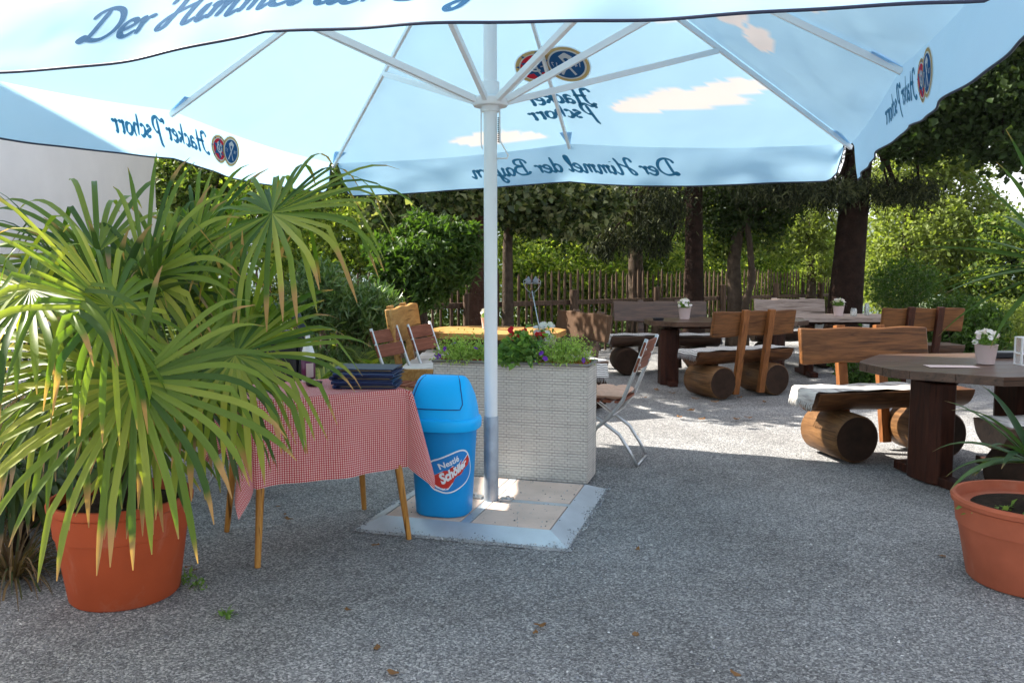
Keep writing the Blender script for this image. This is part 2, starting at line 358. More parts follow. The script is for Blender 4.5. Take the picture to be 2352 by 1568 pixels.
# weave
m_wick = mat('wicker', (.42, .40, .38), .55); L(m_wick, ramp(m_wick, noise(m_wick, coord(m_wick, 'Object', (3, 3, 60)), 3, 3), [(.3, (.48, .44, .395)), (.7, (.66, .61, .55))]), BS(m_wick).inputs['Base Color'])
_a = N(m_wick, 'ShaderNodeAttribute', attribute_name='tone'); _b = BS(m_wick).inputs['Base Color']; L(m_wick, mixc(m_wick, _a.outputs['Fac'], (.20, .18, .165), _b.links[0].from_socket), _b)  # strand gaps: dark liner plus occlusion-like shade painted into the colour

# ================================================================ SETTING
def ring_sheet(name, pts, z, m):
    mb = MB(); mb.add([(p[0], p[1], z) for p in pts], [tuple(range(len(pts)))]); o = build(name, mb, m); tag(o, kind='structure'); return o
# gravel terrace as a gently uneven sheet
mb = MB()
def gfun(u, v_):
    x = -14 + 34 * u; y = -8 + 30 * v_; z = .006 * math.sin(x * 1.7 + y) + .005 * math.sin(y * 2.3 - x)
    return (x, y, z - .006)
mb.grid(gfun, 170, 150); tag(build('gravel_ground', mb, m_gravel, smooth=True), kind='structure')
# terrain beyond, falling to a valley and rising to wooded hills
mb = MB(); rr = [0, 23, 40, 80, 160, 320, 520, 800, 1100, 1500, 2200, 3200]; zz = [-.4, -.6, -4, -14, -28, -36, -34, -20, 10, 70, 60, 40]
nA = 72; vs = []; 
for i, (r_, z_) in enumerate(zip(rr, zz)):
    for k in range(nA):
        a = 2 * PI * k / nA; w = (math.sin(a * 3 + i) + math.sin(a * 7 + 2 * i) * .6 + math.sin(a * 17 + i) * .3)
        vs.append((r_ * math.cos(a) + 2, r_ * math.sin(a) + 6, z_ + (w * .012 * r_ if r_ > 300 else 0)))
fsx = [(i * nA + k, i * nA + (k + 1) % nA, (i + 1) * nA + (k + 1) % nA, (i + 1) * nA + k) for i in range(len(rr) - 1) for k in range(nA)]
mb.add(vs, fsx); tr = build('terrain', mb, m_field, smooth=True); tag(tr, kind='structure'); tr.data.materials.append(m_hill)
for p in tr.data.polygons:
    if p.index >= 7 * nA or (p.index >= 5 * nA and (p.index * 7) % 5 < 2): p.material_index = 1

m_grass = noisy('grass_ground_cover', (.055, .085, .022), .4, 3, .95, .8, .03)
ring_sheet('grass', [(-4.25, 8.0), (8.9, 21.75), (8.9, 21.97), (-13.9, 21.97), (-13.9, 8.0)], .014, m_grass)
ring_sheet('grass', [(6.3, 11.4), (19.9, 9.2), (19.9, 21.97), (9.3, 21.97)], .014, m_grass)
# building on the left
BX, BY0, BY1, BH = -4.3, 4.6, 10.1, 3.88
bld = thing('house', 'pale stucco house with blank wall standing behind the palms on the left', 'house', (BX - 2.5, 6.5, 0))
mb = MB().box((BX - 2.5, (BY0 + BY1) / 2, BH / 2 - .05), (5.0, BY1 - BY0, BH + .1)); build('wall', mb, m_stucco, bld, True, bevel=.01)
mb = MB(); e0 = BX + .12; xr = BX - 2.5
mb.add([(e0, BY0 - .2, BH - .05), (xr, BY0 - .2, BH + .8), (2 * xr - e0, BY0 - .2, BH - .05), (e0, BY1 + .15, BH - .05), (xr, BY1 + .15, BH + .8), (2 * xr - e0, BY1 + .15, BH - .05),
        (e0, BY0 - .2, BH + .06), (xr, BY0 - .2, BH + .92), (2 * xr - e0, BY0 - .2, BH + .06), (e0, BY1 + .15, BH + .06), (xr, BY1 + .15, BH + .92), (2 * xr - e0, BY1 + .15, BH + .06)],
       [(0, 3, 4, 1), (1, 4, 5, 2), (6, 7, 10, 9), (7, 8, 11, 10), (0, 6, 9, 3), (2, 5, 11, 8), (0, 1, 7, 6), (1, 2, 8, 7), (3, 9, 10, 4), (4, 10, 11, 5)]); build('roof', mb, m_roof, bld, True)

# ================================================================ PARASOL
C0 = Vector((-.12, 4.67, 0)); EX = Vector((.961, -.2765, 0)).normalized(); NX = Vector((.2765, .961, 0)).normalized()
HS = 2.085; PEAK = 3.52
SIDES = {'far': (NX, EX), 'right': (EX, -NX), 'front': (-NX, -EX), 'left': (-EX, NX)}    # outward normal, direction along
def zpan(a, r):
    q = min(1, abs(a) / max(r, 1e-6)); return PEAK - r * (.556 + .039 * q) - .045 * math.sin(PI * q) * (r / HS) * (1 - .3 * r / HS)
def panel(side, a, r, off=0):
    n, e = SIDES[side]; p = C0 + n * r + e * a; p = Vector((p.x, p.y, zpan(a, r))); return p + (n * .5 + Vector((0, 0, .86))) * off
def drop(a):
    q = abs(a) / HS; d = .27 + .02 * (1 - q) + .012 * math.sin(a * 2.3 + .6); k = (abs(a) - (HS - .17)) / .12
    if k > 0: d *= math.sqrt(max(0, 1 - min(1, k) ** 2)) * .86 + .14
    return d
FL = {'far': .03, 'right': .02, 'front': .135, 'left': .035}
def valance(side, a, v_, off=0):
    n, e = SIDES[side]; ph = {'far': 0, 'right': 1.5, 'front': 3.1, 'left': 4.4}[side]; q = abs(a) / HS
    wob = (.020 * math.sin(a * 3.1 + ph) + .012 * math.sin(a * 7.3 + ph * 2) + .006 * math.sin(a * 15 + ph)) * v_ ** 1.3
    dc = HS - abs(a); wob += .016 * math.exp(-dc / .45) * math.sin(9 * dc + 5.5 * v_ * (1 if a > 0 else -1) + ph) * min(1, v_ * 3) + .005 * math.sin(a * 5 + v_ * 6 + ph) * v_
    out = FL[side] * v_ * (.35 + .65 * q if side != 'front' else 1) + wob
    p = C0 + n * (HS + out) + e * a
    return Vector((p.x, p.y, zpan(a, HS) - drop(a) * v_ * (.90 if side == 'front' else 1))) + n * off
par = thing('parasol', 'large square market parasol with sky blue printed canopy on a white pole', 'parasol', C0)
can = MB(); can.at = []
CLOUDS = {'far': [(.95, .50, .40, .13), (.60, .44, .2, .09), (-.62, .16, .30, .09), (-.35, .13, .18, .06), (1.25, .60, .22, .10), (1.0, 1.3, .3, .1)], 'right': [(-.35, .92, .24, .20), (-.60, .72, .20, .12), (.5, .5, .3, .12)], 'left': [], 'front': [(.2, .6, .4, .15), (-.9, .4, .3, .12)]}
def cloudiness(sd, a, up_):      # the printed clouds: lumpy tops, flatter bottoms
    k = -1
    for i, (cx, cy, w, h) in enumerate(CLOUDS[sd]):
        x = (a - cx) / w; y = (up_ - cy) / h; y = y * 1.9 if y < 0 else y
        y -= .22 * abs(math.sin(x * 4.1 + i)) + .10 * abs(math.sin(x * 9.3 + i * 2)); x += .1 * math.sin(y * 7)
        k = max(k, 1 - (x * x + y * y))
    return max(0, min(1, k * 5 + .5))
for sd in SIDES:
    def pf(u, v_, sd=sd):
        r = .09 + (HS - .09) * v_; a = (2 * u - 1) * r; can.at.append(cloudiness(sd, a, (HS - r) * 1.144)); return panel(sd, a, r)
    can.grid(pf, 130, 70)
canopy = build('canopy', can, m_canopy, par, True, smooth=True)
top_cap = MB().lathe([(.16, -.10), (.13, -.03), (.05, .02), (.03, .06), (0, .07)], (C0.x, C0.y, PEAK), 20); build('finial', top_cap, m_white, par, True, smooth=True)
for sd in SIDES:
    AM = HS - .05
    vmb = MB().grid(lambda u, v_: valance(sd, (2 * u - 1) * AM, v_), 90, 10); vo_ = build('valance', vmb, m_val, par, True, smooth=True)
    tag(vo_, {'far': 'rear valance with mirrored dark blue slogan', 'front': 'front valance with the slogan readable', 'left': 'left valance with emblem, brightly lit', 'right': 'shaded right valance with emblem'}[sd])
    pts = [valance(sd, -AM, q, 0) for q in (0.05, .5)] + [valance(sd, -AM + 2 * AM * i / 110, 1) for i in range(111)] + [valance(sd, AM, q) for q in (.5, .05)]
    build('hem', MB().tube(pts, .005, 6), m_navy, vo_, True, smooth=True)
# pole, hub, ribs, struts
PB = .045
build('pole', MB().tube([(C0.x, C0.y, .52), (C0.x, C0.y, 2.2), (C0.x, C0.y, PEAK - .05)], .0375, 24), m_white, par, True, smooth=True, auto=40)
build('pole_sleeve', MB().lathe([(.0425, .05), (.0425, .54), (.039, .545)], (C0.x, C0.y, 0), 28), m_sleeve, par, True, smooth=True, auto=40)
HZ = 2.275
hub = build('runner', MB().lathe([(.040, -.03), (.048, -.03), (.05, 0), (.092, .0), (.1, .012), (.1, .038), (.088, .048), (.052, .05), (.05, .13), (.040, .135)], (C0.x, C0.y, HZ), 32), m_white, par, True, smooth=True, auto=35)
build('runner', MB().lathe([(.0375, -.03), (.06, -.03), (.075, 0), (.075, .03), (.0375, .04)], (C0.x, C0.y, PEAK - .12), 28), m_white, par, True, smooth=True, auto=35)
for k in range(8):
    dirs = [NX, (NX + EX), EX, (EX - NX), -NX, (-NX - EX), -EX, (NX - EX)][k]; corner = k % 2 == 1
    d = dirs.copy(); q = 1.0 if corner else 0.0
    def rp(u, dz=-.03): 
        p = C0 + d * (HS * u); return Vector((p.x, p.y, PEAK - HS * u * (.556 + .039 * q) + dz))
    dn = d.normalized()
    build('rib', MB().beam(rp(.03, -.035), rp(1.0, -.03), .022, .032), m_white, par, True, bevel=.003)
    j = .56; p0 = Vector((C0.x, C0.y, HZ + .028)) + dn * .085
    st = build('strut', MB().beam(p0, rp(j, -.05), .026, .036), m_white, par, True, bevel=.003)
    # reinforcing pocket at the rib end
    e_ = Vector((-dn.y, dn.x, 0)); tip = rp(1.0, -.012); bk = rp(.93, -.014)
    build('rib_pocket', MB().add([tip + dn * .01, bk + e_ * .05, bk - e_ * .05, tip + dn * .01 - Vector((0, 0, .02))], [(0, 1, 2), (3, 2, 1)]), m_val, par, True)
# crank / tension wire handle below the runner
cp = lambda x, z: Vector((C0.x, C0.y, z)) + EX * x + NX * -.005
hw = MB().tube([cp(-.052, HZ - .01), cp(-.052, HZ - .20), cp(-.045, HZ - .23)], .004, 6)
hw.tube([cp(.055, HZ - .01), cp(.058, HZ - .19), cp(.105, HZ - .27), cp(.098, HZ - .285), cp(.04, HZ - .285)], .005, 6)
build('wire_handle', hw, m_white, par, True, smooth=True)
spmb = MB(); spmb.tube([cp(.05 + .006 * math.cos(i * 1.3), HZ - .06 - i * .0022) + NX * (.006 * math.sin(i * 1.3)) for i in range(64)], .0022, 5); build('coil_spring', spmb, m_black, par, True, smooth=True)

# ---- printed lettering, built from pen strokes
SC = {
 'D': (1.5, [[(.42, 1.9), (.36, 1.2), (.25, .3), (.08, .0), (-.12, .12), (.0, .3), (.3, .08), (.8, .02), (1.2, .45), (1.28, 1.1), (1.0, 1.75), (.5, 2.0), (.05, 1.8), (-.08, 1.4)]]),
 'e': (.74, [[(-.02, .35), (.3, .5), (.58, .75), (.42, 1.0), (.16, .9), (.02, .5), (.14, .1), (.4, .0), (.74, .3)]]),
 'r': (.64, [[(-.04, .78), (.1, 1.0), (.14, .6), (.12, .02)], [(.13, .5), (.28, .86), (.46, 1.0), (.6, .88)]]),
 'H': (1.5, [[(-.1, 1.45), (.0, 1.85), (.3, 1.95), (.42, 1.6), (.36, .8), (.2, .1), (-.05, .0), (-.1, .25), (.2, .7), (.8, 1.1), (1.15, 1.3)], [(1.3, 1.95), (1.12, 1.4), (1.02, .5), (1.06, .08), (1.22, .0), (1.46, .28)]]),
 'i': (.44, [[(0, .3), (.14, .98), (.12, .2), (.24, .0), (.44, .28)], [(.2, 1.42), (.22, 1.5)]]),
 'm': (1.22, [[(-.02, .75), (.1, 1.0), (.14, .6), (.1, .02)], [(.12, .5), (.3, .95), (.48, .9), (.5, .5), (.46, .02)], [(.48, .5), (.68, .95), (.86, .9), (.86, .4), (.9, .05), (1.02, .0), (1.22, .28)]]),
 'n': (.86, [[(-.02, .75), (.1, 1.0), (.14, .6), (.1, .02)], [(.12, .5), (.34, .95), (.52, .9), (.52, .4), (.56, .05), (.68, .0), (.88, .28)]]),
 'l': (.42, [[(0, .3), (.28, 1.3), (.32, 1.85), (.2, 1.98), (.1, 1.7), (.08, .3), (.2, .0), (.42, .28)]]),
 'd': (.86, [[(.52, .8), (.34, 1.0), (.08, .8), (.02, .35), (.18, .0), (.42, .15), (.54, .6)], [(.62, 1.95), (.56, 1.0), (.56, .15), (.68, .0), (.88, .28)]]),
 'a': (.82, [[(.52, .8), (.34, 1.0), (.08, .8), (.02, .35), (.18, .0), (.42, .15), (.54, .6)], [(.56, 1.0), (.54, .3), (.58, .05), (.68, .0), (.84, .28)]]),
 'y': (.84, [[(-.02, .8), (.1, 1.0), (.1, .3), (.24, .0), (.46, .2), (.54, .7)], [(.58, 1.0), (.54, .1), (.44, -.6), (.2, -.85), (.04, -.6), (.3, -.25), (.84, .28)]]),
 'B': (1.35, [[(.42, 1.85), (.36, 1.0), (.24, .05)], [(.0, 1.4), (.1, 1.8), (.5, 2.0), (.95, 1.85), (.95, 1.35), (.5, 1.08), (1.0, 1.0), (1.18, .5), (.85, .05), (.4, .0), (.05, .15), (-.05, .4)]]),
 ' ': (.55, [])}
BL = {
 'H': (1.3, [[(-.2, 1.45), (-.1, 1.8), (.15, 1.85), (.42, 1.7)], [(.42, 1.85), (.42, .6), (.3, .05), (.0, -.12), (-.2, .1)], [(1.0, 1.9), (1.0, .15), (1.15, .0)], [(.2, 1.0), (1.2, 1.0)]]),
 'a': (.82, [[(.12, .82), (.36, 1.0), (.6, .82), (.6, .18), (.76, .02)], [(.6, .55), (.2, .5), (.1, .2), (.3, .0), (.58, .2)]]),
 'c': (.68, [[(.58, .82), (.38, 1.0), (.12, .75), (.12, .22), (.36, .0), (.6, .16)]]),
 'k': (.76, [[(.16, 1.85), (.16, .04)], [(.2, .5), (.42, .95), (.6, .85)], [(.26, .5), (.46, .4), (.62, .04)]]),
 'e': (.68, [[(.14, .48), (.58, .72), (.38, 1.0), (.12, .75), (.12, .22), (.36, .0), (.6, .16)]]),
 'r': (.66, [[(.04, .88), (.2, 1.0), (.2, .18), (.36, .02)], [(.22, .72), (.42, .98), (.6, .86)]]),
 'P': (1.2, [[(.5, 1.75), (.4, .8), (.25, -.5), (.1, -.7)], [(-.25, 1.35), (-.2, 1.75), (.1, 1.6), (.5, 1.9), (.9, 1.7), (.95, 1.1), (.7, .6), (.4, .55)]]),
 's': (.66, [[(.56, .85), (.34, 1.0), (.12, .76), (.5, .42), (.44, .06), (.1, .1)]]),
 'h': (.8, [[(.16, 1.85), (.16, .04)], [(.18, .72), (.42, 1.0), (.6, .8), (.6, .3), (.42, -.1)]]),
 'o': (.76, [[(.36, 1.0), (.1, .76), (.1, .22), (.34, .0), (.62, .22), (.62, .78), (.36, 1.0)]]),
 ' ': (.35, [])}
def catmull(P, n=7):
    P = [Vector((p[0], p[1])) for p in P]; out = []
    for i in range(len(P) - 1):
        p0 = P[max(i - 1, 0)]; p1 = P[i]; p2 = P[i + 1]; p3 = P[min(i + 2, len(P) - 1)]
        for k in range(n):
            t = k / n; out.append(.5 * ((2 * p1) + (-p0 + p2) * t + (2 * p0 - 5 * p1 + 4 * p2 - p3) * t * t + (-p0 + 3 * p1 - 3 * p2 + p3) * t ** 3))
    return out + [P[-1]]
def lettering(text, font, slant, pen, smooth=True):
    """strips in em units (x-height 1); returns (quads in 2D), total width"""
    Q = []; x = 0
    for ch in text:
        w, strokes = font[ch]
        for s_ in strokes:
            pl = catmull(s_) if smooth else catmull(s_, 4); n = len(pl); Lp = []; Rp = []
            for i, p in enumerate(pl):
                t = pl[min(i + 1, n - 1)] - pl[max(i - 1, 0)]
                if t.length < 1e-6: t = Vector((1, 0))
                t.normalize(); nn = Vector((-t.y, t.x)); wd = pen[0] + pen[1] * abs(t.x * math.sin(R(50)) * -1 + t.y * math.cos(R(50)) * 1)
                wd *= min(1, .55 + .45 * min(i, n - 1 - i) / 3)
                Lp.append(p + nn * wd / 2); Rp.append(p - nn * wd / 2)
            for i in range(n - 1):
                Q.append([(q.x + x + slant * q.y, q.y) for q in (Lp[i], Lp[i + 1], Rp[i + 1], Rp[i])])
        x += w
    return Q, x
def put_quads(mb, Q, fn, base=0):
    for i, q in enumerate(Q):
        mb.add([fn(p[0], p[1], base + (i % 5) * .00006) for p in q], [(0, 1, 2, 3)])
def put_text(text, font, slant, pen, fn, cx, base, xh, width=None, name='slogan', m=p_blue, parent=None, offs=.003):
    Q, w = lettering(text, font, slant, pen); kx = (width / w) if width else xh
    mb = MB(); put_quads(mb, [[((p[0] - w / 2) * kx + cx, p[1] * xh + base) for p in q] for q in Q], fn, offs)
    return build(name, mb, m, parent, True)
# mapping functions: (u to the reader's right, v up in metres, off towards the seen side)
def vmap(side, inner=True):
    sg = -1 if inner else 1
    def f(u, v_, off):  # reader outside: right = -e for SIDES direction?  e x up ...
        a = -u; return valance(side, a, 1 - v_ / drop(a), sg * off)
    return f
def pmap(side):
    def f(u, v_, off):     # v measured up the slope from the eave
        r = HS - v_ / 1.144; return panel(side, -u, r, -off)
    return f
vals = [o for o in COL.objects if o.name.startswith('valance')]
VA = dict(zip(SIDES, vals))
SLOG = 'Der Himmel der Bayern'
put_text(SLOG, SC, .33, (.20, .07), vmap('far', True), -.02, .085, .062, 1.66, 'slogan', p_blue, VA['far'], .0015)
put_text(SLOG, SC, .33, (.20, .07), vmap('front', False), .067, .10, .060, 1.60, 'slogan', p_dark, VA['front'], .0010)
def disc_mesh(mb, fn, cx, cy, rx, ry, off, n=40, r0=0.0):
    rings = 5; vs = []; fs = []
    for j in range(rings + 1):
        k = r0 + (1 - r0) * j / rings
        vs += [fn(cx + rx * k * math.cos(2 * PI * i / n), cy + ry * k * math.sin(2 * PI * i / n), off) for i in range(n)]
    for j in range(rings): fs += [(j * n + i, j * n + (i + 1) % n, (j + 1) * n + (i + 1) % n, (j + 1) * n + i) for i in range(n)]
    if r0 == 0: pass
    mb.add(vs, fs)
def poly_mesh(mb, fn, P, off, c=None):
    cx = sum(p[0] for p in P) / len(P) if c is None else c[0]; cy = sum(p[1] for p in P) / len(P) if c is None else c[1]
    mb.add([fn(cx, cy, off)] + [fn(p[0], p[1], off) for p in P], [(0, i + 1, (i + 1) % len(P) + 1) for i in range(len(P))])
def emblem(fn, cx, cy, w, h, parent, o0=.003):
    """two overlapping roundels: crossed axes on blue (reader's left), star wheel on red (reader's right)"""
    rx, ry = w * .30, h * .50; xl, xr = cx - w * .20, cx + w * .22; ryr = ry * .92; rxr = rx * .93; st = .0006; yl, yr = cy + h * .02, cy - h * .03
    em = build('emblem', (lambda b: (disc_mesh(b, fn, xr, yr, rxr * 1.06, ryr * 1.06, o0), disc_mesh(b, fn, xl, yl, rx * 1.06, ry * 1.06, o0 + .00002), b)[-1])(MB()), p_white, parent, True)
    b = MB(); disc_mesh(b, fn, xr, yr, rxr, ryr, o0 + st); g1 = b; disc_mesh(b, fn, xl, yl, rx, ry, o0 + 5 * st); build('gold_rim', b, p_gold, em, True)
    b = MB(); disc_mesh(b, fn, xr, yr, rxr * .84, ryr * .84, o0 + 2 * st); disc_mesh(b, fn, xl, yl, rx * .86, ry * .86, o0 + 6 * st); build('white_ring', b, p_white, em, True)
    b = MB(); disc_mesh(b, fn, xr, yr, rxr * .77, ryr * .77, o0 + 3 * st); build('red_roundel', b, p_red, em, True)
    b = MB(); P = []
    for i in range(12):
        a = 2 * PI * i / 12 + PI / 2; k = (.78 if i % 2 == 0 else .42); P.append((xr + rxr * k * math.cos(a), yr + ryr * k * math.sin(a)))
    poly_mesh(b, fn, P, o0 + 3.6 * st, (xr, yr)); disc_mesh(b, fn, xl, yl, rx * .78, ry * .78, o0 + 7 * st)
    for i in range(8):
        a = 2 * PI * i / 8 + .2; c_, s_ = math.cos(a), math.sin(a); q = [(xr + rxr * .98 * c_, yr + ryr * .98 * s_), (xr + rxr * .86 * math.cos(a + .09), yr + ryr * .86 * math.sin(a + .09)), (xr + rxr * .80 * c_, yr + ryr * .80 * s_), (xr + rxr * .86 * math.cos(a - .09), yr + ryr * .86 * math.sin(a - .09))]
        if c_ > -.5: poly_mesh(b, fn, q, o0 + 3.6 * st)
    build('blue_roundel', b, p_eb, em, True)
    b = MB(); Q, ww = lettering('P', BL, .1, (.16, .14)); k = ryr * .5
    put_quads(b, [[((p[0] - .45) * k * .8 + xr, (p[1] - .65) * k * .75 + yr) for p in q] for q in Q], fn, o0 + 4.4 * st)
    build('initial', b, p_white, em, True); b = MB()
    disc_mesh(b, fn, xr + rxr * .02, yr + ryr * .05, rxr * .34, ryr * .34, o0 + 4.3 * st, r0=.66); build('initial_ring', b, p_white, em, True)
    for sg in (-1, 1):   # crossed axes
        b = MB()
        def T(x, y, sg=sg):
            a = R(28) * sg; return (xl + rx * (x * math.cos(a) * sg - y * math.sin(a)) * 1.0, yl + ry * (x * math.sin(a) * sg + y * math.cos(a)))
        poly_mesh(b, fn, [T(-.055, -.66), T(.055, -.66), T(.05, .52), T(-.05, .52)], o0 + (8.2 + .3 * sg) * st)
        poly_mesh(b, fn, [T(-.05, .56), T(.30, .62), T(.40, .30), T(.12, .36), T(-.05, .30)], o0 + (8.2 + .3 * sg) * st); build('axe', b, p_white, em, True)
    # the two small numbers beside the axes
    for tx, dx in (('14', -.52), ('17', .50)):
        b = MB()
        for ch, dd in zip(tx, (-.09, .07)):
            G = {'1': [[(.1, .7), (.3, 1), (.3, 0)]], '4': [[(.5, 0), (.5, 1), (.05, .35), (.7, .35)]], '7': [[(.05, 1), (.6, 1), (.25, 0)]]}[ch]
            Q, _ = lettering('x', {'x': (1, G)}, 0, (.17, .05)); put_quads(b, [[(xl + rx * (dx + dd + p[0] * .16), yl + ry * (-.12 + p[1] * .22)) for p in q] for q in Q], fn, o0 + 8.2 * st)
        build('number', b, p_white, em, True)
    return em
f = vmap('left', True); put_text('Hacker Pschorr', BL, .22, (.15, .20), f, .07, .115, .066, .84, 'name_lettering', p_blue, VA['left']); emblem(f, -.56, .17, .33, .20, VA['left'])
f = vmap('right', True); put_text('Hacker Pschorr', BL, .22, (.15, .20), f, .07, .115, .066, .84, 'name_lettering', p_blue, VA['right']); emblem(f, -.56, .17, .33, .20, VA['right'])
f = pmap('far'); put_text('Hacker', BL, .2, (.15, .20), f, -.03, .50, .085, .48, 'name_lettering', p_blue, canopy); put_text('Pschorr', BL, .2, (.15, .20), f, -.03, .335, .085, .52, 'name_lettering', p_blue, canopy)
emblem(f, -.044, .90, .53, .34, canopy)
# base plate with four slabs
T0 = C0 + Vector((0, .02, 0)); base = thing('steel_base_tray', 'galvanised steel parasol base tray holding four sandy concrete slabs', 'parasol base', T0)
U = lambda x, y, z: (T0 + EX * x + NX * y) + Vector((0, 0, z))
b = MB(); ho, hi = .575, .462
o4 = [(-ho, -ho), (ho, -ho), (ho, ho), (-ho, ho)]; i4 = [(-hi, -hi), (hi, -hi), (hi, hi), (-hi, hi)]
b.add([U(*p, -.02) for p in o4] + [U(*p, .006) for p in o4] + [U(*p, .056) for p in i4] + [U(*p, .01) for p in i4],
      [(k, (k + 1) % 4, 4 + (k + 1) % 4, 4 + k) for k in range(4)] + [(4 + k, 4 + (k + 1) % 4, 8 + (k + 1) % 4, 8 + k) for k in range(4)] + [(8 + k, 8 + (k + 1) % 4, 12 + (k + 1) % 4, 12 + k) for k in range(4)])
b.box(U(0, 0, .032), (.05, 2 * hi - .004, .046), rz=math.atan2(EX.y, EX.x)); 
for sg in (-1, 1): b.box(U(sg * (hi + .025) / 2, 0, .031), (hi - .029, .05, .046), rz=math.atan2(EX.y, EX.x))
build('steel_tray', b, m_galv, base, True)
for sx_ in (-1, 1):
    for sy_ in (-1, 1): build('slab', MB().box(U(sx_ * .2425, sy_ * .2425, .034), (.425, .425, .044), rz=math.atan2(EX.y, EX.x)), m_cement, base, True, bevel=.004)
for sx_ in (-1, 1):
    b = MB(); b.box(U(sx_ * .09, 0, .062), (.07, .07, .008), rz=math.atan2(EX.y, EX.x)).lathe([(.012, 0), (.012, .014), (0, .015)], tuple(U(sx_ * .1, 0, .066)), 8); build('clamp_plate', b, m_steel, base, True)

# ================================================================ WICKER PLANTER
pc = C0 + NX * (.656 + .15) + EX * (-.087); PH = .77; pw, pd = 1.05, .30
pl = thing('wicker_planter', 'tall pale grey wicker planter box behind the parasol pole', 'planter', (pc.x, pc.y, 0), math.atan2(EX.y, EX.x))
def weave_face(p0, du, w, nrm, h):
    nu = int(w / .0060); nv = int(h / .0045)
    def fn(u, v_):
        x = u * w; z = v_ * h; row = int(z / .0172); ph = row % 2
        edge = min(1, min(x, w - x) / .01); ww = abs(math.sin(PI * z / .0172)); uu = abs(math.sin(PI * x / .034 + PI / 2 * ph)); WT.append(min(1, ww * 1.9) * min(1, .42 + uu * 2.0))
        d = .0034 * abs(math.sin(PI * z / .0172)) ** .5 + .0016 * math.cos(PI * x / .0214 + PI * ph)
        return Vector(p0) + Vector(du) * x + Vector(nrm) * (d * edge - .004) + Vector((0, 0, z))
    return MB().grid(fn, nu, nv)
WT = []; wb = MB()
for p0, du, w_, nn in (((-pw / 2, -pd / 2, .008), (1, 0, 0), pw, (0, -1, 0)), ((pw / 2, -pd / 2, .008), (0, 1, 0), pd, (1, 0, 0)), ((pw / 2, pd / 2, .008), (-1, 0, 0), pw, (0, 1, 0)), ((-pw / 2, pd / 2, .008), (0, -1, 0), pd, (-1, 0, 0))):
    g = weave_face(p0, du, w_, nn, PH - .008); wb.add(g.v, g.f)
wb.at = WT; build('wicker_body', wb, m_wick, pl, smooth=True)
rim = MB()
for sg in (-1, 1): rim.tube([(-pw / 2, sg * pd / 2, PH), (pw / 2, sg * pd / 2, PH)], .011, 8); rim.tube([(sg * pw / 2, -pd / 2, PH), (sg * pw / 2, pd / 2, PH)], .011, 8)
build('rim', rim, m_wick, pl, smooth=True)
for i in range(3):
    x0 = -.34 + i * .34; bx = MB(); w_, d_ = .155, .105
    bx.add([(x0 - w_, -d_, PH + .012), (x0 + w_, -d_, PH + .012), (x0 + w_, d_, PH + .012), (x0 - w_, d_, PH + .012), (x0 - w_ + .02, -d_ + .015, PH - .13), (x0 + w_ - .02, -d_ + .015, PH - .13), (x0 + w_ - .02, d_ - .015, PH - .13), (x0 - w_ + .02, d_ - .015, PH - .13),
            (x0 - w_ + .012, -d_ + .012, PH + .012), (x0 + w_ - .012, -d_ + .012, PH + .012), (x0 + w_ - .012, d_ - .012, PH + .012), (x0 - w_ + .012, d_ - .012, PH + .012), (x0 - w_ + .014, -d_ + .014, PH - .012), (x0 + w_ - .014, -d_ + .014, PH - .012), (x0 + w_ - .014, d_ - .014, PH - .012), (x0 - w_ + .014, d_ - .014, PH - .012)],
           [(0, 1, 5, 4), (1, 2, 6, 5), (2, 3, 7, 6), (3, 0, 4, 7), (4, 5, 6, 7), (0, 8, 9, 1), (1, 9, 10, 2), (2, 10, 11, 3), (3, 11, 8, 0), (8, 12, 13, 9), (9, 13, 14, 10), (10, 14, 15, 11), (11, 15, 12, 8), (12, 15, 14, 13)])
    fb = build('flower_box', bx, m_terra, pl)
PLW = lambda x, y, z: Vector((pc.x, pc.y, 0)) + EX * x + NX * y + Vector((0, 0, z))

def flower_heads(P, r, petals, rng):
    V = []; Fc = []
    for p in P:
        n = norm(rng.normal(size=3) * .6 + np.array([-.1, -.8, .7])); a = norm(np.cross(n, [0, 0, 1.0])); b_ = np.cross(n, a); o = len(V)
        V.append(p - n * r * .3); k = petals * 2
        for i in range(k):
            an = 2 * PI * i / k; rr_ = r * (1 if i % 2 == 0 else .78); V.append(p + (a * math.cos(an) + b_ * math.sin(an)) * rr_ + n * r * .1 * (i % 2))
        Fc += [(o, o + 1 + i, o + 1 + (i + 1) % k) for i in range(k)]
    return np.array(V), np.array(Fc)
def bedding(name, label, c, r, n, lm, size, fl=None, fm=None, fr=.02, nf=8, elong=2.2, seed=1):
    rg = np.random.default_rng(seed); t = thing(name, label, 'flowers', (c.x, c.y, c.z - r[2] * .3))
    P = blob_points(c, r, n, rg, .2, .22, 14); P = P[P[:, 2] > c.z - r[2] * .55]
    V, Fc = leaves(P, size, elong, .8, rng=rg); np_mesh('foliage', V, Fc, lm, t)
    st = MB()
    for _ in range(14):
        q = rg.normal(size=3) * np.array(r) * .5; st.tube([(c.x + q[0] * .3, c.y + q[1] * .3, c.z - r[2] * .5), (c.x + q[0], c.y + q[1], c.z + abs(q[2]))], .002, 5)
    build('stem', st, m_pet, t, True)
    if fl:
        q = norm(rg.normal(size=(nf, 3)) + np.array([0, -.7, .5])) * np.array(r) * 1.02 + np.array(c)
        V, Fc = flower_heads(q, fr, 5, rg); np_mesh('blossom', V, Fc, fm, t)
    return t
bedding('petunia', 'bushy petunia with purple blossoms at the left end of the wicker planter', PLW(-.33, -.06, PH + .045), (.20, .14, .10), 3000, m_flow, .022, True, m_petalp, .019, 9, seed=2)
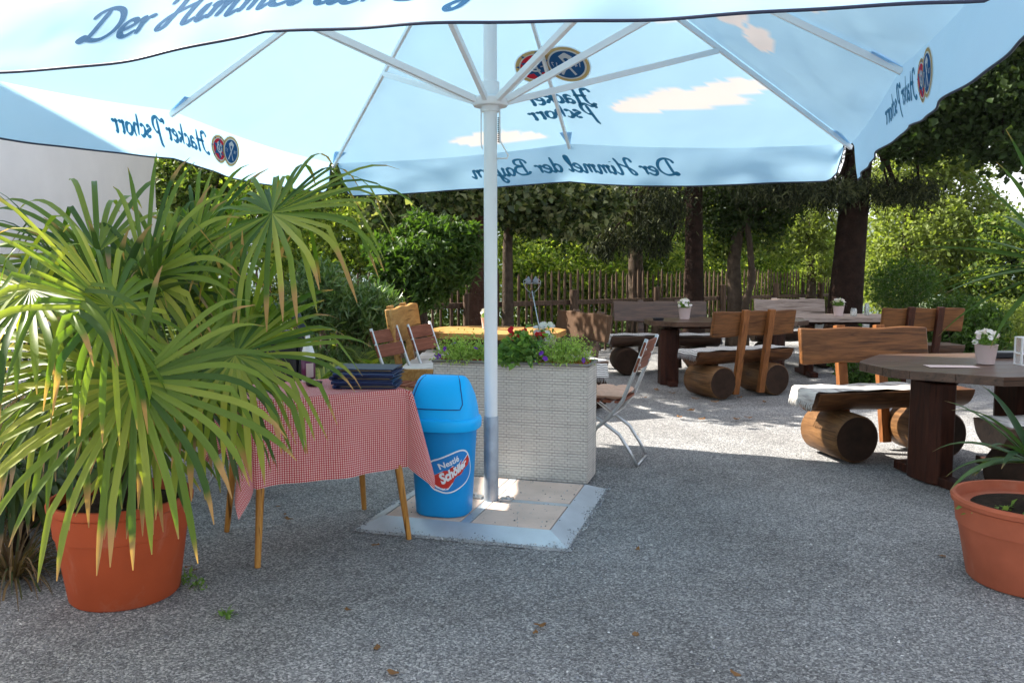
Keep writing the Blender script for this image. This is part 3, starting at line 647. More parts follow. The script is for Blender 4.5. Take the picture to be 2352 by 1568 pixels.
bedding('petunia', 'bushy green petunia with few purple blossoms at the right end of the wicker planter', PLW(.33, -.06, PH + .05), (.19, .14, .10), 3200, m_flow, .020, True, m_petalp, .021, 5, seed=3)
bedding('geranium', 'round-leaved red geranium in the middle of the wicker planter', PLW(.03, -.07, PH + .045), (.16, .12, .10), 900, m_gera, .045, False, elong=1.2, seed=4)
bedding('sage_plant', 'small grey-leaved plant with pale blossoms beside the garden stake', PLW(.16, .0, PH + .06), (.07, .07, .09), 700, m_mint, .02, True, m_petalw, .012, 10, seed=6)
g = [o for o in COL.objects if o.name == 'geranium'][0]
rg = np.random.default_rng(9); hp = []
for cc in (PLW(-.02, -.02, PH + .19), PLW(.055, -.05, PH + .175), PLW(.17, .02, PH + .165), PLW(.06, .03, PH + .19)): hp += [np.array(cc) + rg.normal(size=3) * .013 for _ in range(14)]
V, Fc = flower_heads(hp, .016, 5, rg); np_mesh('blossom', V, Fc, m_petalr, g)
st = MB()
for cc in (PLW(-.02, -.02, PH + .19), PLW(.055, -.05, PH + .175), PLW(.17, .02, PH + .165), PLW(.06, .03, PH + .19)): st.tube([tuple(cc), tuple(cc - Vector((0, .0, .15)))], .002, 5)
build('stem', st, m_pet, g, True)

# garden stake with two little cups
s0 = PLW(.20, .02, PH - .02); s1 = at(1222, 668, s0.y + .02)
stk = thing('garden_stake', 'thin pale metal garden stake with two small cups, rising from the wicker planter', 'garden stake', s0)
build('rod', MB().tube([s0, (s0 + s1) / 2 + Vector((.006, 0, 0)), s1], .0035, 6), m_galv, stk, True, smooth=True)
for dx in (-.032, .032):
    build('cup', MB().lathe([(.004, -.022), (.018, -.018), (.020, .0), (.015, .010), (.009, .018), (.006, .028), (0, .032)], (s1.x + dx * .75, s1.y, s1.z + .065), 16), m_galvd, stk, True, smooth=True)
cur = MB()
for sg in (-1, 1):
    cur.tube([s1 + Vector((sg * (.012 + .045 * math.sin(t * 2.9)), 0, .085 * t - .01 * math.cos(t * 5))) for t in [i / 16 for i in range(17)]], .0014, 5)
    cur.tube([s1 + Vector((sg * .02 * math.cos(t), 0, -.03 + .02 * math.sin(t))) for t in [i * .4 for i in range(17)]], .0018, 5)
cur.tube([s1 + Vector((-.055, 0, .05)), s1 + Vector((.055, 0, .05))], .0025, 5)
build('curl', cur, m_steel, stk, True, smooth=True)

# ================================================================ SWING-TOP BIN
bc = Vector((-.372, 4.44, .058)); BR = R(-13)
binT = thing('waste_bin', 'bright blue swing-lid waste bin standing on the parasol base', 'waste bin', bc, BR); binT.scale = (1.0, 1.0, 1.04)
def sup(a, rx, ry, e=2.6):
    c, s_ = math.cos(a), math.sin(a); return (rx * math.copysign(abs(c) ** (2 / e), c), ry * math.copysign(abs(s_) ** (2 / e), s_))
def loft(secs, n=56, e=2.6, cap0=True, cap1=True):
    mb = MB(); vs = []
    for z, rx, ry in secs: vs += [(*sup(2 * PI * k / n, rx, ry, e), z) for k in range(n)]
    fs = [(i * n + k, i * n + (k + 1) % n, (i + 1) * n + (k + 1) % n, (i + 1) * n + k) for i in range(len(secs) - 1) for k in range(n)]
    if cap0: fs.append(tuple(range(n - 1, -1, -1)))
    if cap1: fs.append(tuple((len(secs) - 1) * n + k for k in range(n)))
    return mb.add(vs, fs)
brx = lambda z: .150 + (.180 - .150) * z / .49; bry = lambda z: .125 + (.150 - .125) * z / .49
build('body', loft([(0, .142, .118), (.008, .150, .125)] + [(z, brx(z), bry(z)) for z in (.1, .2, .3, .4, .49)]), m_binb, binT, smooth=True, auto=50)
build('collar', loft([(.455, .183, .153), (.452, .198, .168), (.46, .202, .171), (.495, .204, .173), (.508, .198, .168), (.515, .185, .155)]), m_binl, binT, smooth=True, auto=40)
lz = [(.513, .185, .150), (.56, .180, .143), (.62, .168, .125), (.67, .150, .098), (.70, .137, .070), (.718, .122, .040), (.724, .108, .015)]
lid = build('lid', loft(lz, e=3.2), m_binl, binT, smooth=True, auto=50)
def lidpt(a, z, off=.002):
    for i in range(len(lz) - 1):
        if lz[i][0] <= z <= lz[i + 1][0]: t = (z - lz[i][0]) / (lz[i + 1][0] - lz[i][0]); rx = lz[i][1] + t * (lz[i + 1][1] - lz[i][1]); ry = lz[i][2] + t * (lz[i + 1][2] - lz[i][2]); break
    x, y = sup(a, rx + off, ry + off, 3.2); return (x, y, z)
gp_ = [lidpt(R(-90 - 44), z) for z in [.722, .70, .67, .64, .61, .59]] + [lidpt(R(-90 + a), .565 - .0 * a) for a in (-36, -28, -18, -8, 0, 8, 18, 28, 36)] + [lidpt(R(-90 + 44), z) for z in [.59, .61, .64, .67, .70, .722]]
build('flap_groove', MB().tube(gp_, .0028, 6), m_bing, lid, smooth=True)
# logo on the front
def bmap(u, v_, off):
    u, v_ = u * 1.22, v_ * 1.22; z = .245 + v_; a0 = R(-60); rx, ry = brx(z) + off, bry(z) + off
    x, y = sup(a0 + u / .165, rx, ry); return Vector((x, y, z))
tl = R(24)
def rot2(x, y, a=tl): return (x * math.cos(a) - y * math.sin(a), x * math.sin(a) + y * math.cos(a))
def sq_poly(rx, ry, e, n=64):
    P = []
    for i in range(n): x, y = sup(2 * PI * i / n, rx, ry, e); P.append(rot2(x, y + x * .0))
    return P
def decal(name, P, off, m, parent):
    mb = MB(); n = len(P); rings = 6; vs = []
    for j in range(rings + 1): vs += [bmap(p[0] * j / rings, p[1] * j / rings, off) for p in P]
    mb.add(vs, [(j * n + i, j * n + (i + 1) % n, (j + 1) * n + (i + 1) % n, (j + 1) * n + i) for j in range(rings) for i in range(n)]); return build(name, mb, m, parent)
body = [o for o in COL.objects if o.name == 'body'][0]
lg = decal('logo', sq_poly(.108, .080, 2.9), .0015, m_logow, body); decal('logo_field', sq_poly(.102, .074, 2.9), .0021, m_logob, lg)
sw = [rot2(x, y) for x, y in [(-.093, -.012), (-.085, .014), (-.05, .022), (.0, .024), (.05, .026), (.098, .030), (.101, .008), (.085, -.010), (.03, -.024), (-.03, -.040), (-.055, -.052), (-.075, -.045), (-.088, -.03)]]
def decal2(name, P, off, m, parent):
    mb = MB(); n = len(P); cx = sum(p[0] for p in P) / n; cy = sum(p[1] for p in P) / n; rings = 5; vs = []
    for j in range(rings + 1): vs += [bmap(cx + (p[0] - cx) * j / rings, cy + (p[1] - cy) * j / rings, off) for p in P]
    mb.add(vs, [(j * n + i, j * n + (i + 1) % n, (j + 1) * n + (i + 1) % n, (j + 1) * n + i) for j in range(rings) for i in range(n)]); return build(name, mb, m, parent)
decal2('swoosh', [(p[0] * 1.03, p[1] * 1.12 + .001) for p in sw], .0026, m_logow, lg); decal2('red_field', sw, .0031, m_logor, lg)
def text_mesh(txt, size, shear, offset, fn, name, m, parent):
    cu = bpy.data.curves.new('t', 'FONT'); cu.body = txt; cu.size = size; cu.shear = shear; cu.offset = offset; cu.align_x = 'CENTER'; cu.resolution_u = 3
    to = bpy.data.objects.new('t', cu); COL.objects.link(to); dg = bpy.context.evaluated_depsgraph_get(); dg.update()
    me = bpy.data.meshes.new_from_object(to.evaluated_get(dg)); bpy.data.objects.remove(to)
    mb = MB(); mb.add([fn(v_.co.x, v_.co.y) for v_ in me.vertices], [tuple(p.vertices) for p in me.polygons]); bpy.data.meshes.remove(me)
    return build(name, mb, m, parent)
text_mesh('Nestlé', .034, .12, .0009, lambda x, y: bmap(*rot2(x * 1.05 - .006, y + .034), .0030), 'lettering', m_logow, lg)
def wedge(x, y):
    k = 1.25 - .55 * (x + .09) / .18; return bmap(*rot2(x * 1.0, (y - .010) * k * 1.15 - .003 + .012 * (x / .09)), .0042)
text_mesh('Schöller', .044, .22, .0022, wedge, 'lettering', m_logow, lg)

# ================================================================ CLOTH-COVERED TABLE
tx = Vector((.667, .41, 0)).normalized(); ty = Vector((-tx.y, tx.x, 0)); TW, TD, TH = .77, .56, .775
tc = Vector((-1.02, 4.205, 0)); trz = math.atan2(tx.y, tx.x)
tab = thing('side_table', 'small table on splayed varnished legs under the red gingham cloth', 'table', tc, trz)
build('tabletop', MB().box((0, 0, TH - .018), (TW - .01, TD - .01, .03)), m_leg, tab, bevel=.003)
for sx_ in (-1, 1):
    for sy_ in (-1, 1):
        build('leg', MB().tube([(sx_ * .385, sy_ * .31, 0.0), (sx_ * (TW / 2 - .07), sy_ * (TD / 2 - .06), TH - .03)], [.014, .026], 14), m_leg, tab, smooth=True, auto=50)
# cloth: a rectangle of fabric draped over the top
CW, CD = TW + .66, TD + .76; nu, nv = 120, 110; ox, oy = .0, -.03
cl = MB(); uv = []
def drape(X, Y):
    hx, hy = TW / 2 + .004, TD / 2 + .004; dx = max(0, abs(X) - hx); dy = max(0, abs(Y) - hy); sx_ = math.copysign(1, X); sy_ = math.copysign(1, Y)
    x = min(abs(X), hx) * sx_; y = min(abs(Y), hy) * sy_; z = TH
    if dx == 0 and dy == 0: return (x, y, z)
    if dx > 0 and dy > 0:      # corner: cloth hangs as a folded cone
        d = math.hypot(dx, dy); th = math.atan2(dy, dx); fold = .5 + .5 * math.cos(4 * th)   # 1 on the sides, 0 on diagonal
        rad = .03 + .26 * d * (1 - fold) ** 1.0; ang = th
        cx_, cy_ = math.cos(ang), math.sin(ang); z = TH - math.sqrt(max(d * d - rad * rad * .5, d * d * .6)) + .004 * fold
        return (x + sx_ * cx_ * rad * (1 - fold * .55), y + sy_ * cy_ * rad * (1 - fold * .55), z)
    d = dx + dy; w = .016 * d / .3 * math.sin((X if dy > 0 else Y) * 11 + 1.2) + .006 * d / .3 * math.sin((X if dy > 0 else Y) * 29) + .016 * min(1, d / .1) + .02 * d
    if dx > 0: return (x + sx_ * w, y, TH - d + .0)
    return (x, y + sy_ * w, TH - d)
for j in range(nv + 1):
    for i in range(nu + 1):
        X = -CW / 2 + CW * i / nu + ox; Y = -CD / 2 + CD * j / nv + oy; p = drape(X, Y); cl.v.append((p[0], p[1], max(p[2], .09) + .002)); uv.append((X, Y))
cl.f = [(j * (nu + 1) + i, j * (nu + 1) + i + 1, (j + 1) * (nu + 1) + i + 1, (j + 1) * (nu + 1) + i) for j in range(nv) for i in range(nu)]
cl.uv = uv
co = build('tablecloth', cl, m_ging, smooth=True); co.location = tc; co.rotation_euler = (0, 0, trz); tag(co, 'red and white gingham tablecloth hanging in points over the small table', 'tablecloth')
T2W = lambda x, y, z: tc + tx * x + ty * y + Vector((0, 0, z))
# menus
z = TH + .005; base_r = trz + R(-34)
for i in range(5):
    th_ = .0195; c = T2W(.265 + random.uniform(-.012, .012), -.10 + random.uniform(-.012, .012), z); r_ = base_r + R(random.uniform(-5, 5))
    mt = thing('menu_folder', f'navy menu folder, {["lowest", "second from the bottom", "middle one", "second from the top", "topmost"][i]} of the stack on the gingham table', 'menu', c, r_, 'menus stacked on the gingham table')
    cv = MB(); wv_, dv_ = .315, .225
    cv.box((0, 0, .0030), (wv_, dv_, .0055)); cv.box((0, 0, th_ - .0030), (wv_, dv_, .0055)); cv.tube([(-wv_ / 2, -dv_ / 2, th_ / 2), (wv_ / 2, -dv_ / 2, th_ / 2)], th_ / 2, 10) if i % 2 else cv.tube([(-wv_ / 2, -dv_ / 2, th_ / 2), (-wv_ / 2, dv_ / 2, th_ / 2)], th_ / 2, 10)
    build('cover', cv, m_menu, mt, bevel=.001); build('pages', MB().box((.003, .003, th_ / 2), (wv_ - .05, dv_ - .05, th_ - .0075)), m_paper, mt); z += th_ + .0005
# bottle
bp = T2W(.04, .20, TH + .003)
bot = thing('bottle', 'white plastic bottle with purple label standing on the gingham table', 'bottle', bp)
build('bottle_body', MB().lathe([(.030, 0), (.036, .006), (.036, .13), (.033, .16), (.022, .20), (.013, .235), (.0115, .25)], n=28), m_white, bot, smooth=True, auto=50)
build('cap', MB().lathe([(.013, .25), (.013, .272), (0, .273)], n=20), m_white, bot, smooth=True, auto=40)
lb = build('label', MB().lathe([(.0366, .02), (.0366, .125)], n=28), m_pillow, bot, smooth=True); lb.data.polygons[0].index
pm = MB(); 
for k in range(9):
    a0, a1 = R(-95 + k * 7), R(-95 + (k + 1) * 7); pm.add([(.0371 * math.cos(a0), .0371 * math.sin(a0), .03), (.0371 * math.cos(a1), .0371 * math.sin(a1), .03), (.0371 * math.cos(a1), .0371 * math.sin(a1), .105), (.0371 * math.cos(a0), .0371 * math.sin(a0), .105)], [(0, 1, 2, 3)])
build('label_panel', pm, m_potw, lb)
dd = T2W(.02, .05, TH + .003); ds = build('dish', MB().lathe([(0, .004), (.03, .0), (.04, .006), (.044, .022), (.040, .022), (.034, .008), (0, .006)], n=28), m_black, smooth=True, auto=40); ds.location = dd; tag(ds, 'small dark dish on the gingham table in front of the bottle', 'dish')

# black padded chair behind the table, mostly hidden by the palm
bch = thing('padded_chair', 'black padded chair with steel legs behind the gingham table, half hidden by palm leaves', 'chair', (-1.52, 5.3, 0), R(-25))
arch = [(-.20, 0, .50), (-.205, .03, .8), (-.19, .04, .98), (-.13, .045, 1.075), (0, .045, 1.10), (.13, .045, 1.075), (.19, .04, .98), (.205, .03, .8), (.20, 0, .50)]
build('back_hoop', MB().tube(arch, .038, 12), m_black, bch, smooth=True)
build('backrest', MB().box((0, .02, .78), (.33, .05, .42)), m_black, bch, bevel=.02)
build('seat', MB().box((0, -.2, .47), (.44, .44, .07)), m_black, bch, bevel=.025)
for sx_ in (-1, 1):
    build('leg', MB().tube([(sx_ * .2, -.38, .45), (sx_ * .21, -.1, .22), (sx_ * .22, .1, 0)], .012, 8), m_steel, bch, smooth=True)
    build('leg', MB().tube([(sx_ * .2, 0, .45), (sx_ * .21, -.25, .22), (sx_ * .22, -.44, 0)], .012, 8), m_steel, bch, smooth=True)

# ================================================================ LOG BENCHES
def rug_mesh(L_, w, over=.10, seed=0):
    rg = random.Random(seed); mb = MB(); nu_, nv_ = 60, 10; uv = []
    def fn(u, v_):
        x = (u - .5) * (L_ + 2 * over); y = (v_ - .5) * w; xx = max(-L_ / 2, min(L_ / 2, x)); ex = abs(x) - L_ / 2
        z = .012 + .004 * math.sin(x * 22) + .003 * math.sin(y * 30 + x * 9)
        if ex > 0: z -= ex * .95; xx += math.copysign(.016 + ex * .25, x)
        return (xx, y, z)
    mb.grid(fn, nu_, nv_); uv = [(i / nu_ * (L_ + 2 * over), j / nv_ * w) for j in range(nv_ + 1) for i in range(nu_ + 1)]
    for sg in (-1, 1):      # fringe
        for k in range(26):
            y = -w / 2 + w * (k + .5) / 26; x0, _, z0 = fn(0 if sg < 0 else 1, (k + .5) / 26); l_ = .045 + .02 * rg.random()
            n0 = len(mb.v); mb.tube([(x0, y, z0), (x0 + sg * .008, y + rg.uniform(-.004, .004), z0 - l_ * .5), (x0 + sg * .006, y + rg.uniform(-.008, .008), z0 - l_)], .0028, 4); uv += [(.3, .3)] * (len(mb.v) - n0)
    mb.uv = uv; return mb
def make_bench(label, loc, rz, Ls=1.25, Lb=1.08, lx=.36, px=.17, mats=None):
    mt = mats or (m_seatw, m_log, m_back, m_post)
    t = thing('log_bench', label, 'bench', loc, rz, 'log benches on the gravel')
    # seat: half log, flat side up
    n = 14; P = [(.18 * math.cos(PI + PI * k / n), .15 * math.sin(PI + PI * k / n)) for k in range(n + 1)]
    P = [(-.185, -.0)] + P[1:-1] + [(.185, 0)]; mb = MB(); nx = 9
    vs = []
    for i in range(nx + 1):
        x = -Ls / 2 + Ls * i / nx; k = 1 + .03 * math.sin(i * 2.1); vs += [(x, p[0] * k, .495 + p[1] * k) for p in P] 
    m_ = len(P); fs = [(i * m_ + k, (i + 1) * m_ + k, (i + 1) * m_ + (k + 1) % m_, i * m_ + (k + 1) % m_) for i in range(nx) for k in range(m_)] + [tuple(range(m_)), tuple(nx * m_ + k for k in range(m_ - 1, -1, -1))]
    mb.add(vs, fs); build('seat', mb, mt[0], t, smooth=True, auto=40, bevel=.004)
    for sx_ in (-1, 1):
        r = .172; lg_ = MB(); pts = [(sx_ * lx, -.235, r), (sx_ * lx, -.225, r), (sx_ * lx, 0, r), (sx_ * lx, .225, r), (sx_ * lx, .235, r)]
        lg_.tube(pts, [r - .012, r, r * 1.02, r, r - .012], 30, cap=False); lo = build('log', lg_, mt[1], t, smooth=True, auto=60)
        for y_, rv in ((-.235, 1), (.235, -1)):
            ce = MB(); o_ = 0; ce.v += [(sx_ * lx, y_, r)] + [(sx_ * lx + (r - .012) * math.cos(2 * PI * k / 30), y_, r + (r - .012) * math.sin(2 * PI * k / 30)) for k in range(30)]
            ce.f += [(o_, o_ + 1 + k, o_ + 1 + (k + 1) % 30) if rv > 0 else (o_, o_ + 1 + (k + 1) % 30, o_ + 1 + k) for k in range(30)]
            build('cut_end', ce, m_logend, lo)
    tilt = .17
    for sx_ in (-1, 1):
        build('post', MB().beam((sx_ * px, .19, .04), (sx_ * px, .19 + .86 * tilt, .94), .075, .05, up=(0, 1, 0)), mt[3], t, bevel=.004)
    # plank with wavy natural edges
    bk = MB(); nx = 16; ang = math.atan(tilt); rg = random.Random(int(loc[0] * 100)); ph = rg.random() * 6
    def bp_(x, h, y): yy = .19 + (.66 + h) * tilt - .065 + y; return (x, yy, .66 + h)
    vs = []
    for i in range(nx + 1):
        x = -Lb / 2 + Lb * i / nx; e1 = .005 * math.sin(i * .9 + ph); e0 = .006 * math.sin(i * .7 + ph * 2); tp = .012 * (1 if i in (0, nx) else 0)
        vs += [bp_(x, e0, -.025), bp_(x, e0, .025), bp_(x, .265 + e1, .025), bp_(x, .265 + e1, -.025)]
    fs = [(i * 4 + k, i * 4 + (k + 1) % 4, (i + 1) * 4 + (k + 1) % 4, (i + 1) * 4 + k) for i in range(nx) for k in range(4)] + [(3, 2, 1, 0), tuple(nx * 4 + k for k in range(4))]
    bk.add(vs, fs); build('backrest', bk, mt[2], t, bevel=.012, smooth=True, auto=40)
    return t
def add_rug(label, bench_loc, rz, L_, m, seed, over=.1, dx=0):
    o = build('rag_rug', rug_mesh(L_, .33, over, seed), m, smooth=True); c, s_ = math.cos(rz), math.sin(rz)
    o.location = (bench_loc[0] + c * dx, bench_loc[1] + s_ * dx, .497); o.rotation_euler = (0, 0, rz); return tag(o, label, 'rug', 'rag rugs on the log benches')
darkw = (m_tabw, m_log, m_back, m_post)
bE = (2.76, 6.08, 0); make_bench('log bench nearest the front right table, its backrest board light brown', bE, R(11)); add_rug('pale fringed rug on the near right log bench', bE, R(11), .92, m_rugw, 1, .09, -.17)
bB = (2.45, 8.95, 0); make_bench('log bench seen from behind in the middle distance, two slanted posts over its board', bB, R(204)); add_rug('dark striped fringed rug on the bench seen from behind', bB, R(204), 1.26, m_rug, 2, .05)
bA = (1.98, 10.75, 0); make_bench('dark log bench facing us in front of the picket fence', bA, R(2), 1.42, 1.25, .5, .25, (m_tabw, m_logend, m_tabw, m_tabw)); add_rug('blue and white striped rug on the dark bench by the fence', bA, R(2), 1.38, m_rug, 3, .07)
bC = (3.95, 11.5, 0); make_bench('weathered log bench with a pale grey backrest board near the fence', bC, R(0), 1.2, 1.0, .36, .2, (m_tabw, m_logend, m_greyw, m_greyw)); add_rug('striped rug on the grey-backed bench', bC, R(0), 1.1, m_rug, 4, .05)
bD = (4.60, 9.55, 0); make_bench('dark log bench seen from behind in front of the right-hand shrub', bD, R(184), 1.15, .95, .36, .17, (m_tabw, m_logend, m_back, m_legw))
bF = (3.42, 4.72, 0); make_bench('dark log bench cut off by the right edge, behind the terracotta pot', bF, R(180), 1.3, 1.05, .38, .2, (m_tabw, m_logend, m_tabw, m_post)); add_rug('pale rug on the bench cut off by the right edge', bF, R(180), 1.2, m_rugw, 6, .03)
bG = (.48, 8.35, 0); make_bench('log bench seen end-on behind the planter, with a wide plain brown backrest', bG, R(-66), 1.35, 1.08, .42, .25, (m_tabw, m_logend, m_hide, m_tabw)); add_rug('black and white rug hanging off the bench behind the planter', bG, R(-66), 1.3, m_rug, 7, .16)
bH = (-.71, 7.46, 0); _h = make_bench('bright orange log bench seen from its end, left of the honey-coloured table', bH, R(87), 1.5, 1.35, .5, .3, (m_honey, m_honey, m_honey, m_honey)); _h.scale = (1, 1, 1.12); _r = add_rug('white rag rug on the orange bench', bH, R(87), 1.4, m_rugw, 8, .05); _r.location.z = .557

# ================================================================ WOODEN TABLES
def make_table(name, label, loc, rz, Lx, Ly, clip, tm, lm, th=.055, H=.76, legs=((-.45, 0), (.45, 0)), lw=.30, ld=.13):
    t = thing(name, label, 'table', loc, rz, 'wooden tables')
    # planks running along x, outline an elongated octagon
    nP = 7; pw_ = Ly / nP; mb = MB()
    for i in range(nP):
        y0, y1 = -Ly / 2 + i * pw_ + .0015, -Ly / 2 + (i + 1) * pw_ - .0015
        def hx(y): q = max(0, (abs(y) - (Ly / 2 - clip)) / clip); return Lx / 2 - clip * q
        mb.prism([(-hx(y0), y0), (hx(y0), y0), (hx((y0 + y1) / 2), (y0 + y1) / 2), (hx(y1), y1), (-hx(y1), y1), (-hx((y0 + y1) / 2), (y0 + y1) / 2)], H - th, H)
    build('tabletop', mb, tm, t, bevel=.003)
    for (x_, y_) in legs:
        P = [(x_ + ld * .5 * sx_ * k, y_ + lw * .5 * sy_ * q) for sx_, sy_, k, q in ((-1, -1, .55, 1), (1, -1, .55, 1), (1, -1, 1, .6), (1, 1, 1, .6), (1, 1, .55, 1), (-1, 1, .55, 1), (-1, 1, 1, .6), (-1, -1, 1, .6))]
        build('leg', MB().prism(P, 0, H - th - .05), lm, t, bevel=.01)
        build('foot_beam', MB().box((x_, y_, .03), (.10, lw + .30, .06)), lm, t, bevel=.006)
    build('stretcher', MB().box((0, 0, H - th - .025), (abs(legs[0][0]) * 2 + .1, .10, .05)), lm, t)
    return t
tC = make_table('wooden_table', 'dark octagonal plank table at the right edge with a pale flower pot on it', (3.30, 5.42, 0), R(8), 1.95, 1.25, .42, m_tabw, m_legw, legs=((-.56, 0.0), (.10, .05)), lw=.33, ld=.18)
tA = make_table('wooden_table', 'dark plank table between the two middle benches, a black ashtray on it', (2.55, 9.85, 0), R(4), 1.9, .85, .25, m_tabw, m_legw, legs=((-.70, -.05), (.6, 0)), lw=.24, ld=.22)
tB = make_table('wooden_table', 'grey plank table beside the big tree trunk, with pot and jar on it', (4.25, 10.6, 0), R(0), 1.7, .85, .2, m_greyw, m_legw)
tH = make_table('wooden_table', 'honey-coloured plank table behind the planter', (-.16, 8.25, 0), R(-14), 1.35, 1.0, .25, m_honey, m_seatw)

# small pots with white flowers, jars, etc.
def pot_flower(label, p, s=1.0, seed=1, wide=1.0):
    t = thing('flower_pot', label, 'flower pot', p, 0, 'small flower pots on the tables'); rg = np.random.default_rng(seed)
    build('pot', MB().lathe([(.038 * s, 0), (.042 * s, .004), (.055 * s, .10 * s), (.058 * s, .103 * s), (.052 * s, .103 * s), (.048 * s, .09 * s), (0, .09 * s)], n=28), m_potw, t, smooth=True, auto=40)
    P = blob_points((0, 0, .125 * s), (.05 * s * wide, .05 * s * wide, .035 * s), 420, rg, .2, .2, 12) + np.array(p); V, Fc = leaves(P, .018 * s, 2.2, .8, rng=rg); np_mesh('foliage', V, Fc, m_gera, t)
    q = norm(rg.normal(size=(22, 3)) + np.array([0, -.3, 1.2])) * np.array([.055, .055, .045]) * s * np.array([wide, wide, 1]) + np.array([0, 0, .13 * s]) + np.array(p)
    V, Fc = flower_heads(q, .017 * s, 7, rg); np_mesh('blossom', V, Fc, m_petalw, t); return t
pot_flower('pale pot of white flowers on the front right table', gp(2263, 836, .762), 1.25, 1)
pot_flower('pale pot of white daisies on the dark table in the middle distance', at(1572, 738, 9.85).xy.to_3d() + Vector((0, 0, .762)), 1.35, 2)
pot_flower('small pot of white flowers on the grey table by the big trunk', at(1925, 738, 10.5).xy.to_3d() + Vector((0, 0, .762)), 1.25, 3)
pot_flower('small pot of pink-white flowers on the honey-coloured table', at(1119, 745, 8.35).xy.to_3d() + Vector((0, 0, .762)), 1.15, 4)
pot_flower('grey pot of white flowers standing at the back edge of the wicker planter', PLW(.185, .10, PH + .015), 1.3, 5, 1.25)
def jar(label, p, h, r, m=m_glass):
    o = build('glass_jar', MB().lathe([(0, .003), (r, 0), (r, h * .75), (r * .8, h * .85), (r * .8, h), (r * .75, h), (r * .75, h * .85), (r * .93, h * .72), (r * .93, .006), (0, .006)], n=20), m, smooth=True, auto=40); o.location = p; return tag(o, label, 'glass jar')
jar('small glass jar on the grey table by the big trunk', at(1960, 738, 10.5).xy.to_3d() + Vector((0, 0, .762)), .10, .04)
jar('tall glass jar at the right end of the grey table', at(1990, 738, 10.6).xy.to_3d() + Vector((0, 0, .762)), .16, .03)
a_ = build('ashtray', MB().lathe([(0, .004), (.06, 0), (.065, .03), (.055, .03), (.05, .01), (0, .008)], n=24), m_black, smooth=True, auto=40); a_.location = at(1512, 738, 9.65).xy.to_3d() + Vector((0, 0, .762)); tag(a_, 'black ashtray on the dark table in the middle distance', 'ashtray')
q = gp(2185, 842, .762); cd = build('menu_card', MB().box((0, 0, .0025), (.30, .11, .003), R(-6)), m_potw, bevel=.0005); cd.location = q; tag(cd, 'pale printed card lying on the front right table', 'card')
tr_ = build('tray', MB().box((0, 0, .02), (.30, .13, .04)), m_black, bevel=.006); tr_.location = gp(2318, 820, .762); tag(tr_, 'black tray behind the flower pot on the front right table', 'tray')
lp = gp(2352, 838, .762); lan = thing('lantern', 'white-framed glass lantern at the right edge of the front right table', 'lantern', lp); fr = MB()
for sx_ in (-1, 1):
    for sy_ in (-1, 1): fr.box((sx_ * .04, sy_ * .04, .09), (.008, .008, .18))
for z_ in (.004, .075, .178): 
    for sg in (-1, 1): fr.box((0, sg * .04, z_), (.072, .0075, .0075)).box((sg * .04, 0, z_), (.0075, .072, .0075))
build('frame', fr, m_white, lan); build('glass', MB().box((0, 0, .09), (.070, .070, .16)), m_glass, lan)

# ================================================================ FOLDING CHAIRS
def folding_chair(label, loc, rz, cushion=False):
    t = thing('folding_chair', label, 'chair', loc, rz, 'folding garden chairs'); w = .205
    for sx_ in (-1, 1):
        # long member: back upright to front foot (chair faces -y)
        build('frame_rail', MB().tube([(sx_ * w, .33, .90), (sx_ * w, .26, .70), (sx_ * w, .17, .47), (sx_ * w, .05, .32), (sx_ * w, -.12, .18), (sx_ * w, -.20, .02)], [.0135] * 6, 8), m_steel, t, smooth=True)
        build('leg', MB().tube([(sx_ * (w - .03), -.18, .44), (sx_ * (w - .03), -.02, .33), (sx_ * (w - .03), .14, .22), (sx_ * (w - .03), .22, .10), (sx_ * (w - .03), .27, 0.01)], .0125, 8), m_steel, t, smooth=True)
    build('crossbar', MB().tube([(-w, -.20, .02), (w, -.20, .02)], .009, 8).tube([(-w + .03, .27, .01), (w - .03, .27, .01)], .009, 8).tube([(-w, .10, .36), (w, .10, .36)], .007, 8), m_steel, t, smooth=True)
    for z_, y_ in ((.83, .295), (.72, .255)):
        sl_ = MB(); M3 = Matrix.Rotation(R(-19), 3, 'X'); sl_.box((0, y_ + .012, z_), (.45, .018, .105), M=M3); so_ = build('slat', sl_, m_slat, t, bevel=.006)
        sc_ = MB()
        for xx in (-.17, .17): sc_.tube([(xx, y_ + .018, z_ - .003), (xx, y_ + .028, z_ - .006)], .009, 10)
        build('bolt', sc_, m_steel, so_, smooth=True)
    for k in range(5): build('seat_slat', MB().box((0, -.20 + k * .085, .455), (.42, .06, .018)), m_slat, t, bevel=.004)
    return t
folding_chair('folding chair with brown slats, the left one behind the blue bin', (-.74, 6.62, 0), R(69))
folding_chair('folding chair with brown slats, the right one beside the orange bench', (-.51, 7.12, 0), R(69))
fc = folding_chair('folding metal chair with tied seat cushion to the right of the planter', (.68, 5.93, 0), R(-110))
cu = MB(); nx = 24
def cf(sgn):
    def fn(u, v_):
        x = (u - .5) * .42; y = (v_ - .5) * .40 - .03; e = min(1, min(u, 1 - u, v_, 1 - v_) / .08); k = .5 + .5 * abs(math.sin(u * PI * 3)) ** .4 * abs(math.sin(v_ * PI * 3)) ** .4
        return (x, y, .495 + sgn * .030 * math.sqrt(e) * k)
    return fn
cu.grid(cf(1), nx, nx).grid(cf(-1), nx, nx); co_ = build('seat_cushion', cu, m_cush, smooth=True); co_.location = fc.location; co_.rotation_euler = fc.rotation_euler; tag(co_, 'salmon quilted cushion tied on the folding chair beside the planter', 'cushion')

